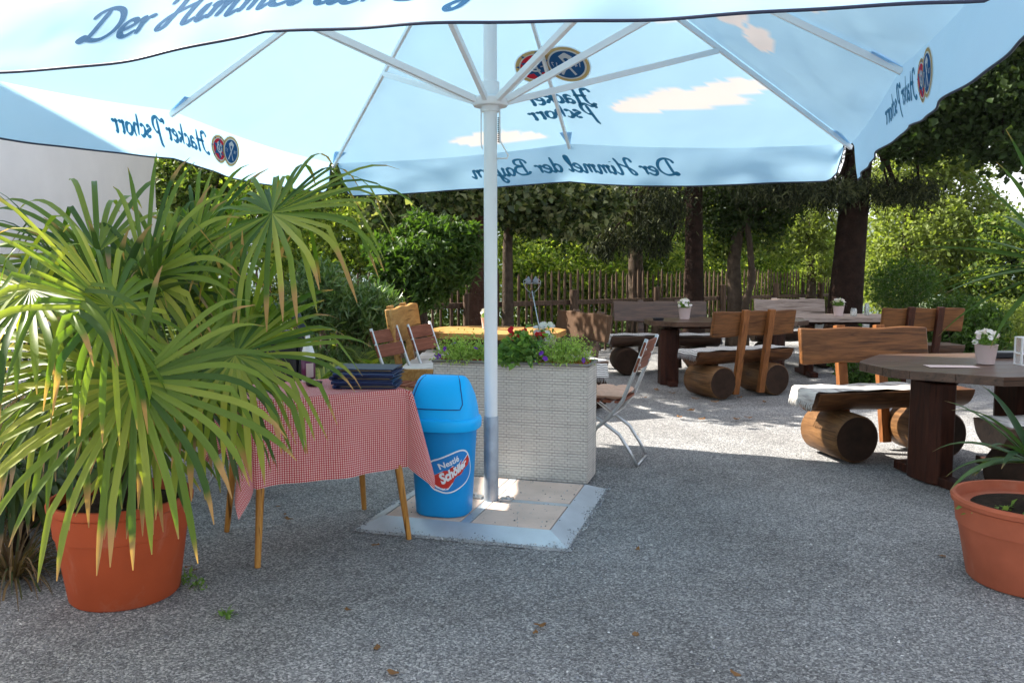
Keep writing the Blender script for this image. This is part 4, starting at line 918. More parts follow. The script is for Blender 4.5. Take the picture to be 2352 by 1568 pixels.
# ================================================================ POTS AND PALMS
def pot_lathe(r, h, m, t, name='pot'):
    return build(name, MB().lathe([(r * .74, 0), (r * .77, .01), (r * .90, h * .62), (r * .915, h * .66), (r * .93, h * .665), (r * .96, h * .90), (r * 1.0, h * .92), (r * 1.01, h * .97), (r * .99, h), (r * .94, h), (r * .92, h * .96), (r * .90, h * .88), (0, h * .88)], n=64), m, t, smooth=True, auto=35)
def fan(mb, tone, hub, axis, nrm, Lb, rg, nb=34, spread=150, droop=.5, w=.021, fuse=.43):
    """fan leaf: pleated blades radiating from hub; axis = direction of the middle blade, nrm = upper face"""
    axis = axis.normalized(); side = axis.cross(nrm).normalized(); nrm = side.cross(axis).normalized(); ns = 10
    for k in range(nb):
        f = (k + .5) / nb * 2 - 1; a = R(spread) * f; d = (axis * math.cos(a) + side * math.sin(a)).normalized(); d = (d + nrm * rg.uniform(-.03, .06)).normalized()
        cr = d.cross(nrm).normalized(); l_ = Lb * (1 - .28 * abs(f) ** 2) * rg.uniform(.9, 1.06); dr = droop * rg.uniform(.6, 1.3); bend = rg.uniform(.35, .75); kink = rg.random() < .35; t0 = rg.uniform(.22, .5); l_ *= 1.14; tk = rg.choice((.95, .98, 1.02, 1.1, 1.2))
        p = Vector(hub); dd = d.copy(); o = len(mb.v); tw = rg.uniform(-.25, .25); wt = 1
        for i in range(ns + 1):
            t = i / ns
            half = R(spread) / nb * t * l_ * 1.02                     # fused part keeps touching its neighbours
            wt = half if t < fuse else max(.0015, (R(spread) / nb * fuse * l_ * 1.02) * (1 - ((t - fuse) / (1 - fuse)) ** 2.6) )
            wt = min(wt, w * .62); fo = .5 * wt * (1 if t < fuse else .6)
            c_ = cr + nrm * tw * max(0, t - fuse)
            mb.v += [tuple(p + c_ * wt), tuple(p - nrm * fo), tuple(p - c_ * wt)]; tone += [t * tk] * 3
            g_ = (1.6 * (abs(t - bend) < .06) + .15 * dr * t) if kink else dr * max(0, t - t0) * 1.5
            dd = (dd + Vector((0, 0, -1)) * g_ * .9).normalized(); p = p + dd * (l_ / ns)
        for i in range(ns):
            q = o + i * 3; mb.f += [(q, q + 3, q + 4, q + 1), (q + 1, q + 4, q + 5, q + 2)]
def frond(root, crown, hub, axis, nrm, Lb, m, rg, **k):
    mb = MB(); tone = []; fan(mb, tone, hub, Vector(axis), Vector(nrm), Lb, rg, **k); mb.at = tone
    fo = build('frond', mb, m, root, True, smooth=True)
    c = Vector(crown); h = Vector(hub); mid = (c + h) / 2 + Vector((0, 0, .10 * (h - c).length)); pts = []
    for i in range(9):
        t = i / 8; pts.append(c * (1 - t) ** 2 + mid * 2 * t * (1 - t) + h * t * t)
    build('petiole', MB().tube(pts, [.010 - .005 * i / 8 for i in range(9)], 6), m_pet, fo, True, smooth=True)
rg = random.Random(5)
p1 = Vector((-1.665, 3.45, 0)); palm = thing('potted_fan_palm', 'big fan palm in a terracotta tub in the left foreground', 'potted palm', p1)
pot_lathe(.285, .43, m_terra, palm); build('soil', MB().lathe([(.255, .385), (.2, .392), (0, .40)], n=30), m_soil, palm, smooth=True)
build('trunk', MB().tube([(0, 0, .36), (.02, .0, .6), (.03, -.02, .85), (.05, -.02, 1.02)], [.10, .09, .075, .05], 16), m_fibre, palm, smooth=True)
cr = p1 + Vector((.05, -.02, .98))
FR = [ # hub px, py, depth, axis (right, away, up), nrm, length, droop
 (310, 872, 2.66, (-.25, -.45, -.65), (0, -.75, .6), .56, .55, 165),
 (255, 705, 2.70, (-.35, -.45, .35), (.1, -.6, .75), .50, .95, 165),
 (540, 815, 3.08, (.85, -.25, -.18), (.0, -.55, .8), .47, .5, 150),
 (625, 490, 3.45, (.80, -.15, .12), (-.1, -.6, .75), .56, .85, 165),
 (335, 635, 3.30, (.40, .05, .80), (-.35, -.85, .1), .44, .35, 120),
 (448, 560, 3.75, (.75, .0, .40), (-.3, -.85, .35), .42, .4, 130),
 (560, 790, 3.35, (.30, -.1, .9), (-.2, -.95, .1), .42, .15, 70),
 (225, 580, 3.30, (-.9, .1, .28), (.1, -.6, .75), .62, .4, 100),
 (70, 665, 2.66, (-.4, -.4, -.3), (-.1, -.6, .75), .46, 1.0, 150),
 (505, 715, 3.50, (.85, .0, .1), (0, -.5, .85), .32, .8, 140),
 (430, 840, 3.05, (.2, -.5, -.6), (.1, -.75, .6), .50, .9, 150),
 (190, 830, 2.80, (-.5, -.3, -.5), (0, -.75, .6), .52, .9, 150),
 (400, 690, 3.65, (.2, .1, .6), (-.1, -.95, .2), .5, .5, 150),
 (330, 980, 3.25, (-.1, -.4, -.9), (0, -.9, .3), .38, .4, 100),
]
for (px, py, D_, ax, nr, Lb, dr, sp_) in FR: frond(palm, cr, at(px, py, D_), ax, nr, Lb, m_palm, rg, droop=dr, spread=sp_, nb=int(37 * sp_ / 150), w=.0185)
for k in range(9):   # older leaves low in the crown, hanging; green ones darkened as crown shade
    a = R(40 * k + 15); frond(palm, cr, cr + Vector((math.cos(a) * .30, math.sin(a) * .22, rg.uniform(-.30, .05))), (math.cos(a) * .8, math.sin(a) * .8, -.45), (math.cos(a) * .3, math.sin(a) * .3 - .3, .9), .40, m_deadp if k % 3 == 1 else m_palmd, rg, droop=1.0, spread=125, nb=28, w=.018)
for k in range(5):   # inner upright young leaves, crown shade put into their darker colour
    a = R(60 + 72 * k); frond(palm, cr, cr + Vector((math.cos(a) * .16, math.sin(a) * .16, .22 + .05 * (k % 3))), (math.cos(a) * .5, math.sin(a) * .5, .85), (-math.cos(a), -math.sin(a), .3), .42, m_palmd, rg, droop=.4, spread=80, nb=20)
# second fan palm behind it, against the wall
p2 = Vector((-2.75, 5.1, 0)); palm2 = thing('potted_fan_palm', 'darker fan palm behind the front one, close to the stucco wall', 'potted palm', p2)
pot_lathe(.25, .36, m_terra, palm2); build('soil', MB().lathe([(.22, .32), (0, .33)], n=30), m_soil, palm2); build('trunk', MB().tube([(0, 0, .3), (.02, 0, .8), (0, 0, 1.15)], [.08, .075, .05], 14), m_fibre, palm2, smooth=True)
c2 = p2 + Vector((0, 0, 1.12))
for k in range(15):
    a = R(25 * k + 8); u_ = rg.uniform(-.35, .45); h_ = c2 + Vector((math.cos(a) * .42, math.sin(a) * .36, u_ * .55)); ax = Vector((math.cos(a), math.sin(a), u_ * .8))
    frond(palm2, c2, h_, ax, Vector((-math.cos(a) * u_, -math.sin(a) * u_, 1)) + Vector((0, -.5, 0)), .5, m_palmd, rg, droop=.65, spread=140, nb=30)
# low dark fan-leaved plant bottom left
p3 = Vector((-2.42, 3.95, 0)); palm3 = thing('young_fan_palm', 'low young fan palm at the left edge beside the terracotta tub', 'palm', p3)
build('trunk', MB().tube([(0, 0, 0), (0, 0, .3)], [.05, .035], 12), m_fibre, palm3, smooth=True)
for k in range(7):
    a = R(200 + 34 * k); h_ = p3 + Vector((math.cos(a) * .22, math.sin(a) * .22, .42 + .05 * (k % 3))); frond(palm3, p3 + Vector((0, 0, .3)), h_, (math.cos(a), math.sin(a), -.25), (0, -.3, 1), .40, m_palmd, rg, droop=1.0, spread=120, nb=22)

def strap(mb, tone, base, d, L_, w, droop, rg, ns=8):
    p = Vector(base); dd = Vector(d).normalized(); sd = dd.cross(Vector((0, 0, 1)))
    if sd.length < .05: sd = Vector((1, 0, 0))
    sd.normalize(); o = len(mb.v)
    for i in range(ns + 1):
        t = i / ns; ww = w * (1 - t ** 2.2) * (.6 + .8 * min(1, t * 3)) / 2 + .0006; up = sd.cross(dd).normalized()
        mb.v += [tuple(p + sd * ww), tuple(p - up * ww * .35), tuple(p - sd * ww)]; tone += [t] * 3
        dd = (dd + Vector((0, 0, -1)) * droop * t / ns * 2.4).normalized(); p = p + dd * L_ / ns
    for i in range(ns): q = o + i * 3; mb.f += [(q, q + 3, q + 4, q + 1), (q + 1, q + 4, q + 5, q + 2)]
def strap_plant(name, label, cat, base, n, L_, w, droop, m, seed, parts=None, elev=(.3, 1.3), dryfrac=0, parent=None, pname='foliage'):
    rg = random.Random(seed); t = parent or thing(name, label, cat, base); mb = MB(); tn = []
    for k in range(n):
        a = rg.random() * 2 * PI; e = rg.uniform(*elev); d = (math.cos(a) * math.cos(e), math.sin(a) * math.cos(e), math.sin(e)); r_ = rg.random() * .06
        strap(mb, tn, Vector(base) + Vector((math.cos(a) * r_, math.sin(a) * r_, 0)), d, L_ * rg.uniform(.6, 1.1), w * rg.uniform(.7, 1.2), droop * rg.uniform(.6, 1.4), rg)
    mb.at = tn; build(pname, mb, m, t, True, smooth=True); return t
gr = strap_plant('ornamental_grass', 'tangled tall grass clump with dry blades at the left edge', 'grass clump', Vector((-2.62, 4.35, 0)), 260, .95, .012, 1.1, m_olea, 3, elev=(.7, 1.45))
strap_plant('', '', '', Vector((-2.62, 4.35, 0)), 160, .8, .010, 1.6, m_dry, 4, elev=(.4, 1.4), parent=gr, pname='dry_blades')
gr2 = strap_plant('ornamental_grass', 'dry brown grass tuft at the foot of the left edge', 'grass clump', Vector((-2.25, 3.62, 0)), 150, .40, .008, 1.8, m_dry, 5, elev=(.2, 1.2))
gr3 = strap_plant('ornamental_grass', 'grass tuft with arching blades between the wall and the tub', 'grass clump', Vector((-2.95, 4.7, 0)), 220, .8, .012, 1.2, m_yucca, 6, elev=(.6, 1.4))

# date palm in terracotta pot behind table
def pinnate(root, base, d, L_, m, rg, droop=.5, n=34, ll=.17):
    mb = MB(); tn = []; p = Vector(base); dd = Vector(d).normalized(); pts = [p.copy()]; dirs = [dd.copy()]
    for i in range(n): dd = (dd + Vector((0, 0, -1)) * droop / n * (1 + i / n)).normalized(); p = p + dd * L_ / n; pts.append(p.copy()); dirs.append(dd.copy())
    for i in range(4, n):
        t = i / n; sd = dirs[i].cross(Vector((0, 0, 1))).normalized()
        for sg in (-1, 1): strap(mb, tn, pts[i], sd * sg + dirs[i] * .9 + Vector((0, 0, .25)), ll * (1 - .5 * abs(t - .4)) * rg.uniform(.85, 1.1), .011, .5, rg, 4)
    mb.at = tn; f_ = build('frond', mb, m, root, True, smooth=True); build('rachis', MB().tube(pts, [.006 * (1 - .7 * i / n) for i in range(n + 1)], 5), m_pet, f_, True, smooth=True)
p4 = gp(862, 905); p4 = Vector((-1.30, 7.35, 0)); dp = thing('potted_date_palm', 'feathery young date palm in a terracotta pot behind the menus', 'potted palm', p4)
pot_lathe(.21, .36, m_terra, dp); build('soil', MB().lathe([(.18, .31), (0, .32)], n=24), m_soil, dp)
for k in range(16):
    a = R(23 * k + 10); e = rg.uniform(.25, 1.1); pinnate(dp, p4 + Vector((0, 0, .36)), (math.cos(a) * math.cos(e), math.sin(a) * math.cos(e), math.sin(e)), .62, m_palmd if k % 2 else m_palm, rg, 1.1)
p5 = Vector((-1.62, 6.4, 0)); dp2 = thing('potted_date_palm', 'second feathery palm left of the terracotta pot, with pale stalks', 'potted palm', p5); pot_lathe(.20, .33, m_terra, dp2)
build('soil', MB().lathe([(.17, .29), (0, .30)], n=24), m_soil, dp2)
for k in range(14):
    a = R(26 * k); e = rg.uniform(.3, 1.2); pinnate(dp2, p5 + Vector((0, 0, .33)), (math.cos(a) * math.cos(e), math.sin(a) * math.cos(e), math.sin(e)), .60, m_palm, rg, 1.0)

# right-hand tub with yucca
p6 = Vector((2.31, 3.58, 0)); yu = thing('potted_yucca', 'tall strappy yucca in a terracotta tub cut off by the right edge', 'potted plant', p6); pot_lathe(.325, .375, m_terra2, yu)
build('soil', MB().lathe([(.292, .325), (.2, .335), (0, .34)], n=30), m_soil, yu, smooth=True)
build('stem', MB().tube([(.03, 0, .35), (.05, 0, .8), (.10, -.02, 1.38)], [.03, .024, .018], 10).tube([(-.02, -.02, .35), (-.02, -.03, .56)], [.022, .015], 10), m_bark2, yu, smooth=True)
def rosette(base, n, L_, w, droop, seed, elev, name='leaf_rosette'):
    rg = random.Random(seed); mb = MB(); tn = []
    for k in range(n):
        a = k * 2.399 + rg.random() * .4; e = rg.uniform(*elev); strap(mb, tn, base, (math.cos(a) * math.cos(e), math.sin(a) * math.cos(e), math.sin(e)), L_ * rg.uniform(.75, 1.1), w, droop * rg.uniform(.5, 1.4), rg, 10)
    mb.at = tn; build(name, mb, m_yucca, yu, True, smooth=True)
rosette(p6 + Vector((.06, -.02, 1.40)), 40, .62, .036, .65, 1, (-.9, 1.2)); rosette(p6 + Vector((-.02, -.03, .54)), 26, .46, .042, .8, 2, (-.3, 1.2))
wd = MB(); rg2 = np.random.default_rng(3); P = np.column_stack([rg2.normal(size=60) * .1 + p6.x - .08, rg2.normal(size=60) * .08 + p6.y - .12, np.full(60, .343)]); V, Fc = leaves(P, .035, 2, .8, rng=rg2); np_mesh('weed', V, Fc, m_gera, yu)['kind'] = 'stuff'

# ================================================================ FENCE
fA, fB = Vector((-4.1, 7.9, 0)), Vector((9.0, 21.6, 0)); fd = (fB - fA).normalized(); fl = (fB - fA).length
fen = thing('picket_fence', 'rustic brown picket fence with pointed round pales along the terrace edge', 'fence', fA)
fn_ = Vector((-fd.y, fd.x, 0)); nP = int(fl / .152); rgf = random.Random(2); pales = []
rest = MB()
for i in range(nP):
    c = fA + fd * (i * .152 + rgf.uniform(-.015, .015)); h = 1.30 + rgf.uniform(-.05, .05) + (.06 if i < 30 else 0); r = rgf.uniform(.015, .023); lean = fd * rgf.uniform(-.02, .02)
    pts = [c + Vector((0, 0, -.05)), c + lean * .5 + Vector((rgf.uniform(-.006, .006), 0, h * .5)), c + lean + Vector((0, 0, h - .06)), c + lean + Vector((0, 0, h))]
    inframe = 20 <= i < 118
    mb = MB() if inframe else rest; mb.tube(pts, [r, r, r * .95, r * .25], 8)
    if inframe: build('picket', mb, m_fence, fen, True, smooth=True, auto=50)
rs = build('pickets', rest, m_fence, fen, True, smooth=True, auto=50); rs['kind'] = 'stuff'
for z_ in (.92, .30): build('rail', MB().beam(fA - fn_ * .05 + Vector((0, 0, z_)), fB - fn_ * .05 + Vector((0, 0, z_ - .26)), .05, .075), m_fence, fen, True, bevel=.01)
for i in range(9):
    c = fA + fd * (i * 2.3 + .3) - fn_ * .14; build('post', MB().tube([c - Vector((0, 0, .1)), c + Vector((0, 0, 1.02))], .06, 12), m_fence, fen, True, smooth=True, auto=50)

# ================================================================ TREES AND SHRUBS
def limb(mb, p0, p1, r0, r1, rg, bow=.1, n=6):
    p0 = Vector(p0); p1 = Vector(p1); o = Vector((rg.uniform(-1, 1), rg.uniform(-1, 1), rg.uniform(-.3, .6))) * bow * (p1 - p0).length
    mb.tube([p0 + (p1 - p0) * (i / n) + o * math.sin(PI * i / n) for i in range(n + 1)], [r0 + (r1 - r0) * i / n for i in range(n + 1)], 9)
def tree(name, label, cat, base, path, rad, blobs, m, size, bark=m_bark, seed=1, elong=1.7, flat=.7, group=None, limbs=True, shell=.3, clump=.16, aim=None, aimw=0):
    rg = random.Random(seed); ng = np.random.default_rng(seed); base = Vector(base); t = thing(name, label, cat, base, 0, group)
    tb = MB(); n = len(path); tb.tube([base + Vector((0, 0, -.1))] + [Vector(p) for p in path], [rad * 1.35] + [rad * (1 - .55 * i / max(1, n - 1)) for i in range(n)], 16); trn = build('trunk', tb, bark, t, True, smooth=True)
    if limbs:
        lb_ = MB()
        for (c, r, _) in blobs:
            for k in range(4):
                a = Vector(path[rg.randrange(max(1, n // 2), n)]) if n > 1 else Vector(path[0]); e = Vector(c) + Vector((rg.uniform(-1, 1) * r[0], rg.uniform(-1, 1) * r[1], rg.uniform(-1, 1) * r[2])) * .6; limb(lb_, a, e, rad * .32, rad * .06, rg)
        build('limb', lb_, bark, trn, True, smooth=True)
    P = np.concatenate([blob_points(c, r, k, ng, shell, clump) for (c, r, k) in blobs]); V, Fc = leaves(P, size, elong, flat, aim, aimw, ng); np_mesh('crown', V, Fc, m, t); return t
def shrub(name, label, cat, base, blobs, m, size, seed=1, elong=2.0, flat=.8, stem=m_bark2, group=None, aim=None, aimw=0, shell=.3, clump=.16):
    rg = random.Random(seed); ng = np.random.default_rng(seed); t = thing(name, label, cat, base, 0, group); sb = MB(); b = Vector(base)
    for (c, r, _) in blobs:
        for k in range(5): limb(sb, b + Vector((rg.uniform(-.1, .1), rg.uniform(-.1, .1), 0)), Vector(c) + Vector((rg.uniform(-.7, .7) * r[0], rg.uniform(-.7, .7) * r[1], rg.uniform(-.2, .8) * r[2])), .016, .005, rg, .08)
    build('stem', sb, stem, t, True, smooth=True)
    P = np.concatenate([blob_points(c, r, k, ng, shell, clump) for (c, r, k) in blobs]); P = P[P[:, 2] > .03]; V, Fc = leaves(P, size, elong, flat, aim, aimw, ng); np_mesh('foliage', V, Fc, m, t); return t
def B(px, py, D_, rx, rz, n, ry=None): c = at(px, py, D_); k = D_ / F; return (tuple(c), (rx * k, ry if ry else rx * k, rz * k), n)
def base_of(px, D_, z=0): p = at(px, 700, D_); return (p.x, p.y, z)
def up(px_py, D_): return [at(px, py, D_) for px, py in px_py]
down = np.array([0, 0, -1.0])
# dark conifer trunks inside the terrace
tree('spruce_tree', 'tall spruce with straight dark trunk behind the middle benches', 'tree', base_of(1594, 13.6), up([(1594, 730), (1594, 430), (1596, 150), (1596, -150)], 13.6), .165,
     [B(1500, 480, 13.2, 90, 60, 5000), B(1440, 535, 13.4, 90, 50, 3800), B(1380, 570, 13.2, 40, 22, 900), B(1510, 560, 13.2, 40, 26, 900), B(1560, 380, 13.6, 260, 90, 6000), B(1590, 250, 13.6, 240, 120, 5000), B(1590, 60, 13.6, 200, 130, 4000)], m_spruce, .10, m_bark, 11, 5.5, .5, 'trees along the fence', aim=down, aimw=.45, shell=.1)
tree('spruce_tree', 'thick leaning trunk of the big spruce at right, below the parasol corner', 'tree', base_of(1930, 12.6), up([(1938, 735), (1948, 620), (1965, 430), (1985, 250), (2010, 60), (2030, -200)], 12.6), .26,
     [B(1900, 440, 12.3, 110, 28, 3800), B(2070, 440, 12.2, 90, 26, 2600), B(1800, 430, 12.8, 110, 26, 3000), B(2020, 240, 12.6, 260, 120, 8000)], m_spruce, .11, m_bark, 12, 5.0, .5, 'trees along the fence', aim=down, aimw=.35, shell=.1)
tree('leafy_tree', 'dark-leaved tree overhanging the top right corner against the sky', 'tree', base_of(2420, 11.0), up([(2420, 700), (2415, 500), (2400, 300), (2380, 100)], 11.0), .20,
     [B(2290, 90, 10.6, 150, 80, 5200), B(2230, 240, 10.8, 150, 42, 4600), B(2120, 320, 11.2, 110, 40, 3400), B(2310, 330, 10.6, 100, 60, 2200), B(2330, 200, 10.4, 90, 70, 2600), B(2150, 215, 11, 150, 50, 3000), B(2330, -60, 10.4, 220, 110, 3000)], m_maple, .085, m_bark, 13, 1.25, .8, 'trees along the fence', clump=.13)
tree('leafy_tree', 'slim dark trunk forking in two between the two big trunks', 'tree', base_of(1690, 14.4), up([(1688, 700), (1685, 600), (1700, 500), (1706, 380), (1710, 100)], 14.4), .13,
     [B(1660, 480, 14.2, 60, 55, 2000), B(1760, 480, 14.4, 70, 60, 2400), B(1720, 410, 14.4, 110, 50, 2500), B(1700, 250, 14.4, 200, 110, 5000)], m_maple, .09, m_bark2, 14, 1.5, .8, 'trees along the fence')
tree('leafy_tree', 'thin crooked trunk just right of the forked one', 'tree', base_of(1712, 14.2), up([(1712, 700), (1728, 640), (1722, 560), (1712, 480), (1690, 420), (1680, 300)], 14.2), .065,
     [B(1750, 540, 14.6, 60, 40, 1500), B(1660, 560, 14.6, 35, 50, 1400)], m_decid, .08, m_bark2, 15, 1.5, .8, 'trees along the fence')
tree('dead_trunk', 'grey trunk standing at the fence behind the dark bench', 'tree', base_of(1462, 15.0), up([(1462, 690), (1460, 600), (1462, 520), (1466, 480)], 15.0), .16,
     [B(1465, 470, 15, 90, 40, 2500)], m_spruce, .09, m_bark2, 16, 4, .6, 'trees along the fence', limbs=True)
tree('leafy_tree', 'reddish-brown trunk just left of the white pole', 'tree', base_of(1103, 10.9), up([(1100, 740), (1098, 600), (1096, 480), (1090, 300)], 10.9), .13,
     [B(1050, 450, 10.9, 110, 50, 3600), B(960, 440, 11.2, 110, 45, 3600), B(1180, 460, 11.5, 90, 50, 3000), B(1000, 510, 11, 60, 22, 1200), B(900, 490, 11.4, 70, 24, 1200), ((-1.4, 10.5, 4.05), (1.3, .9, .85), 3400), ((-1.3, 9.3, 3.5), (.7, .6, .45), 1300), ((-1.6, 11.5, 4.9), (2.2, 1.2, 1.2), 5200), ((-2.2, 11.7, 6.3), (2.0, 1.2, 1.1), 3600)], m_vine, .10, m_bark3, 17, 1.25, .8, 'trees along the fence')  # last four clumps are out of view, added to shade the benches
tree('leafy_tree', 'ringed brown trunk just right of the white pole', 'tree', base_of(1166, 11.8), up([(1166, 720), (1166, 560), (1172, 450), (1180, 300)], 11.8), .085,
     [B(1250, 450, 11.6, 100, 40, 3400), B(1350, 460, 12.4, 90, 55, 3200), B(1240, 510, 11.6, 60, 28, 1300), B(1310, 520, 12, 60, 24, 1100), ((.4, 12.5, 4.9), (1.5, 1.0, 1.1), 3400), ((.8, 12.7, 6.3), (1.6, 1.0, 1.2), 3000)], m_vine, .10, m_bark2, 18, 1.25, .8, 'trees along the fence')  # last two clumps unseen overhead, put in as shade over the terrace
tree('laurel_tree', 'round dark-green laurel-like tree with short trunk behind the honey-coloured table', 'tree', base_of(968, 9.3), up([(968, 740), (966, 705), (975, 660)], 9.3), .085,
     [B(985, 600, 9.2, 80, 62, 4000), B(905, 610, 9.3, 50, 40, 1400), B(1010, 535, 9.3, 50, 35, 1100), B(870, 570, 9.5, 35, 30, 600), B(1045, 610, 9.3, 50, 60, 2000), B(985, 670, 9.1, 45, 40, 1400), B(1070, 560, 9.3, 40, 50, 1500), B(900, 650, 9.2, 40, 40, 900), B(960, 530, 9.4, 50, 35, 1000)], m_bushd, .085, m_bark2, 19, 2.6, .8, clump=.13)
# oleander
for i, (px, py, D_, rx, rz, n, lab) in enumerate([(820, 715, 8.4, 85, 65, 5200, 'oleander bush with narrow glossy leaves left of the orange bench'), (730, 690, 8.0, 70, 80, 4200, 'oleander bush behind the bottle, its tips in the sun')]):
    b_ = base_of(px, D_); shrub('oleander', lab, 'bush', b_, [B(px, py, D_, rx, rz, n), (((b_[0], b_[1], .35)), (.35, .35, .32), 1800)], m_olea, .095, 31 + i, 5.5, 1.0, aim=np.array([0, 0, 1.0]), aimw=.35, clump=.12)
# hedge beyond the fence
k = 0
for (px, py, D_, rx, rz, n) in [(800, 560, 13, 110, 110, 5200), (640, 520, 13.5, 130, 150, 6500), (930, 560, 14, 110, 110, 4600), (1060, 650, 14.5, 100, 90, 4200), (1240, 640, 16.0, 90, 80, 5200), (1370, 640, 17.0, 90, 85, 5000), (1510, 620, 18.5, 80, 95, 4600), (1640, 640, 19.0, 80, 95, 4200), (1760, 650, 21, 80, 70, 3800), (1860, 670, 22, 70, 60, 3400)]:
    b_ = base_of(px, D_, -.6); c = at(px, 700, D_)
    shrub('hedge_shrub', ['tall sunlit shrub beyond the fence left of the laurel', 'tall leafy shrub at the corner of the stucco house', 'bright shrub behind the round laurel', 'low shrub beyond the fence left of the white pole', 'bright green shrub beyond the fence just right of the white pole', 'bright green shrub beyond the fence behind the garden stake', 'lime green shrub between the grey trunk and the spruce', 'green shrub behind the slim forked trunk', 'light green shrub behind the pale fence section', 'yellow-green low shrub left of the big leaning trunk'][k], 'bush', b_,
          [B(px, py, D_, rx, rz, n), ((c.x, c.y, .45), (rx * D_ / F * 1.1, .7, .75), n // 2)], m_hedge, .085 if D_ < 15 else .10, 50 + k, 1.9, .8, group='shrubs beyond the fence', clump=.14); k += 1
# tall trees beyond, left part
tree('leafy_tree', 'tall leafy tree behind the corner of the stucco house', 'tree', base_of(520, 14.5), up([(540, 600), (560, 450), (570, 250)], 14.5), .14,
     [B(400, 430, 14.0, 70, 90, 3600), B(410, 560, 13.6, 70, 80, 3000), B(470, 430, 14.2, 120, 70, 5200), B(620, 450, 14.6, 120, 70, 5200), B(760, 450, 15, 120, 70, 5200), B(560, 300, 14.5, 220, 110, 5000), B(800, 300, 15, 200, 110, 4000)], m_decid, .095, m_bark2, 21, 1.9, .8, 'trees beyond the fence')
tree('leafy_tree', 'tall leafy tree beyond the fence behind the round laurel', 'tree', base_of(900, 17), up([(900, 600), (905, 450), (910, 250)], 17), .14,
     [B(880, 480, 16.6, 110, 70, 5000), B(1010, 500, 17, 100, 60, 4200), B(950, 350, 17, 200, 110, 4000)], m_hedge, .11, m_bark2, 22, 1.9, .8, 'trees beyond the fence')
for k, (px, D_, y0, lab) in enumerate([(1240, 17.5, 500, 'dark leafy tree beyond the fence just right of the white pole'), (1400, 18.5, 520, 'dark leafy tree beyond the fence, behind the garden stake'), (1540, 19.5, 500, 'dark leafy tree beyond the fence between grey trunk and spruce'), (1660, 20.5, 520, 'dark leafy tree beyond the fence behind the forked trunk'), (1790, 21.5, 500, 'dark leafy tree beyond the fence left of the leaning trunk'), (700, 15.5, 520, 'dark leafy tree beyond the fence behind the top palm fan'), (880, 15.8, 520, 'dark leafy tree beyond the fence behind the laurel')]):
    tree('leafy_tree', lab, 'tree', base_of(px, D_, -.6), up([(px, 660), (px + 8, 560), (px - 4, y0)], D_), .06, [B(px, y0, D_, 75, 55, 2200), B(px - 45, y0 + 60, D_ - .4, 45, 45, 1100), B(px + 45, y0 + 75, D_ - .3, 45, 45, 1100), B(px, 430, D_, 80, 25, 1000)], m_decid, .10, m_bark, 160 + k, 1.7, .8, 'dark trees beyond the fence', clump=.2)
for k, (px, D_, h_) in enumerate([(1010, 27, 300), (1130, 24, 420), (1260, 28, 330), (1390, 25, 440), (1500, 30, 380), (1640, 27, 470), (1770, 31, 520), (1890, 29, 540), (2030, 33, 560)]):
    tree('leafy_tree', 'far sunlit tree beyond the fence, ' + ['behind the laurel', 'behind the white pole', 'right of the white pole', 'behind the garden stake', 'behind the grey trunk at the fence', 'behind the straight spruce', 'behind the forked trunk', 'left of the leaning trunk', 'behind the leaning trunk'][k], 'tree', base_of(px, D_, -2), up([(px, 640), (px + 6, (640 + h_) / 2), (px, h_)], D_), .12,
         [B(px, (h_ + 640) / 2, D_, 85, (640 - h_) / 2, 4500), B(px + 50, h_ + 30, D_, 60, 60, 1800), B(px - 40, 650, D_ - 2, 70, 50, 2000)], m_hedge if k % 2 else m_yellow, .14, m_bark2, 120 + k, 1.8, .8, 'far trees beyond the fence', clump=.15)
# right part
tree('leafy_tree', 'yellow-green tree behind and right of the big leaning trunk', 'tree', base_of(2090, 17), up([(2090, 640), (2085, 520), (2090, 420)], 17), .12,
     [B(2100, 560, 16.8, 120, 130, 11000), B(2190, 620, 16.5, 60, 60, 3000), B(2080, 430, 17.4, 100, 60, 4500), B(2040, 650, 16.5, 60, 70, 3500), B(2230, 480, 17.4, 80, 50, 3600), B(2310, 545, 17.6, 70, 45, 2600), B(2250, 570, 17.2, 60, 60, 2600), B(2120, 360, 17.4, 110, 60, 4200), B(2200, 640, 16.8, 60, 50, 2600), B(2180, 540, 16.8, 70, 60, 3000), B(2200, 390, 17.4, 80, 40, 2200)], m_yellow, .085, m_bark2, 23, 1.5, .8, 'trees beyond the fence', clump=.12)
tree('leafy_tree', 'pale twiggy tree seen between the two big trunks', 'tree', base_of(1860, 19), up([(1865, 640), (1862, 560), (1860, 500)], 19), .10,
     [B(1860, 510, 19, 60, 70, 4200), B(1800, 540, 19.5, 50, 60, 2000), B(1880, 600, 18.8, 40, 50, 1500)], m_yellow, .085, m_bark2, 24, 1.9, .8, 'trees beyond the fence', clump=.14)
tree('leafy_tree', 'tree at the right edge behind the yucca leaves', 'tree', base_of(2345, 15.5, -1), up([(2345, 640), (2340, 580), (2335, 540)], 15.5), .07, [B(2310, 560, 15.5, 60, 45, 2400), B(2270, 650, 15.4, 55, 45, 2400), B(2335, 680, 15.2, 50, 40, 2000), B(2350, 600, 15.3, 50, 50, 2000), B(2290, 510, 15.8, 45, 22, 900)], m_decid, .08, m_bark, 201, 1.6, .8, 'trees beyond the fence', clump=.2)
k = 0
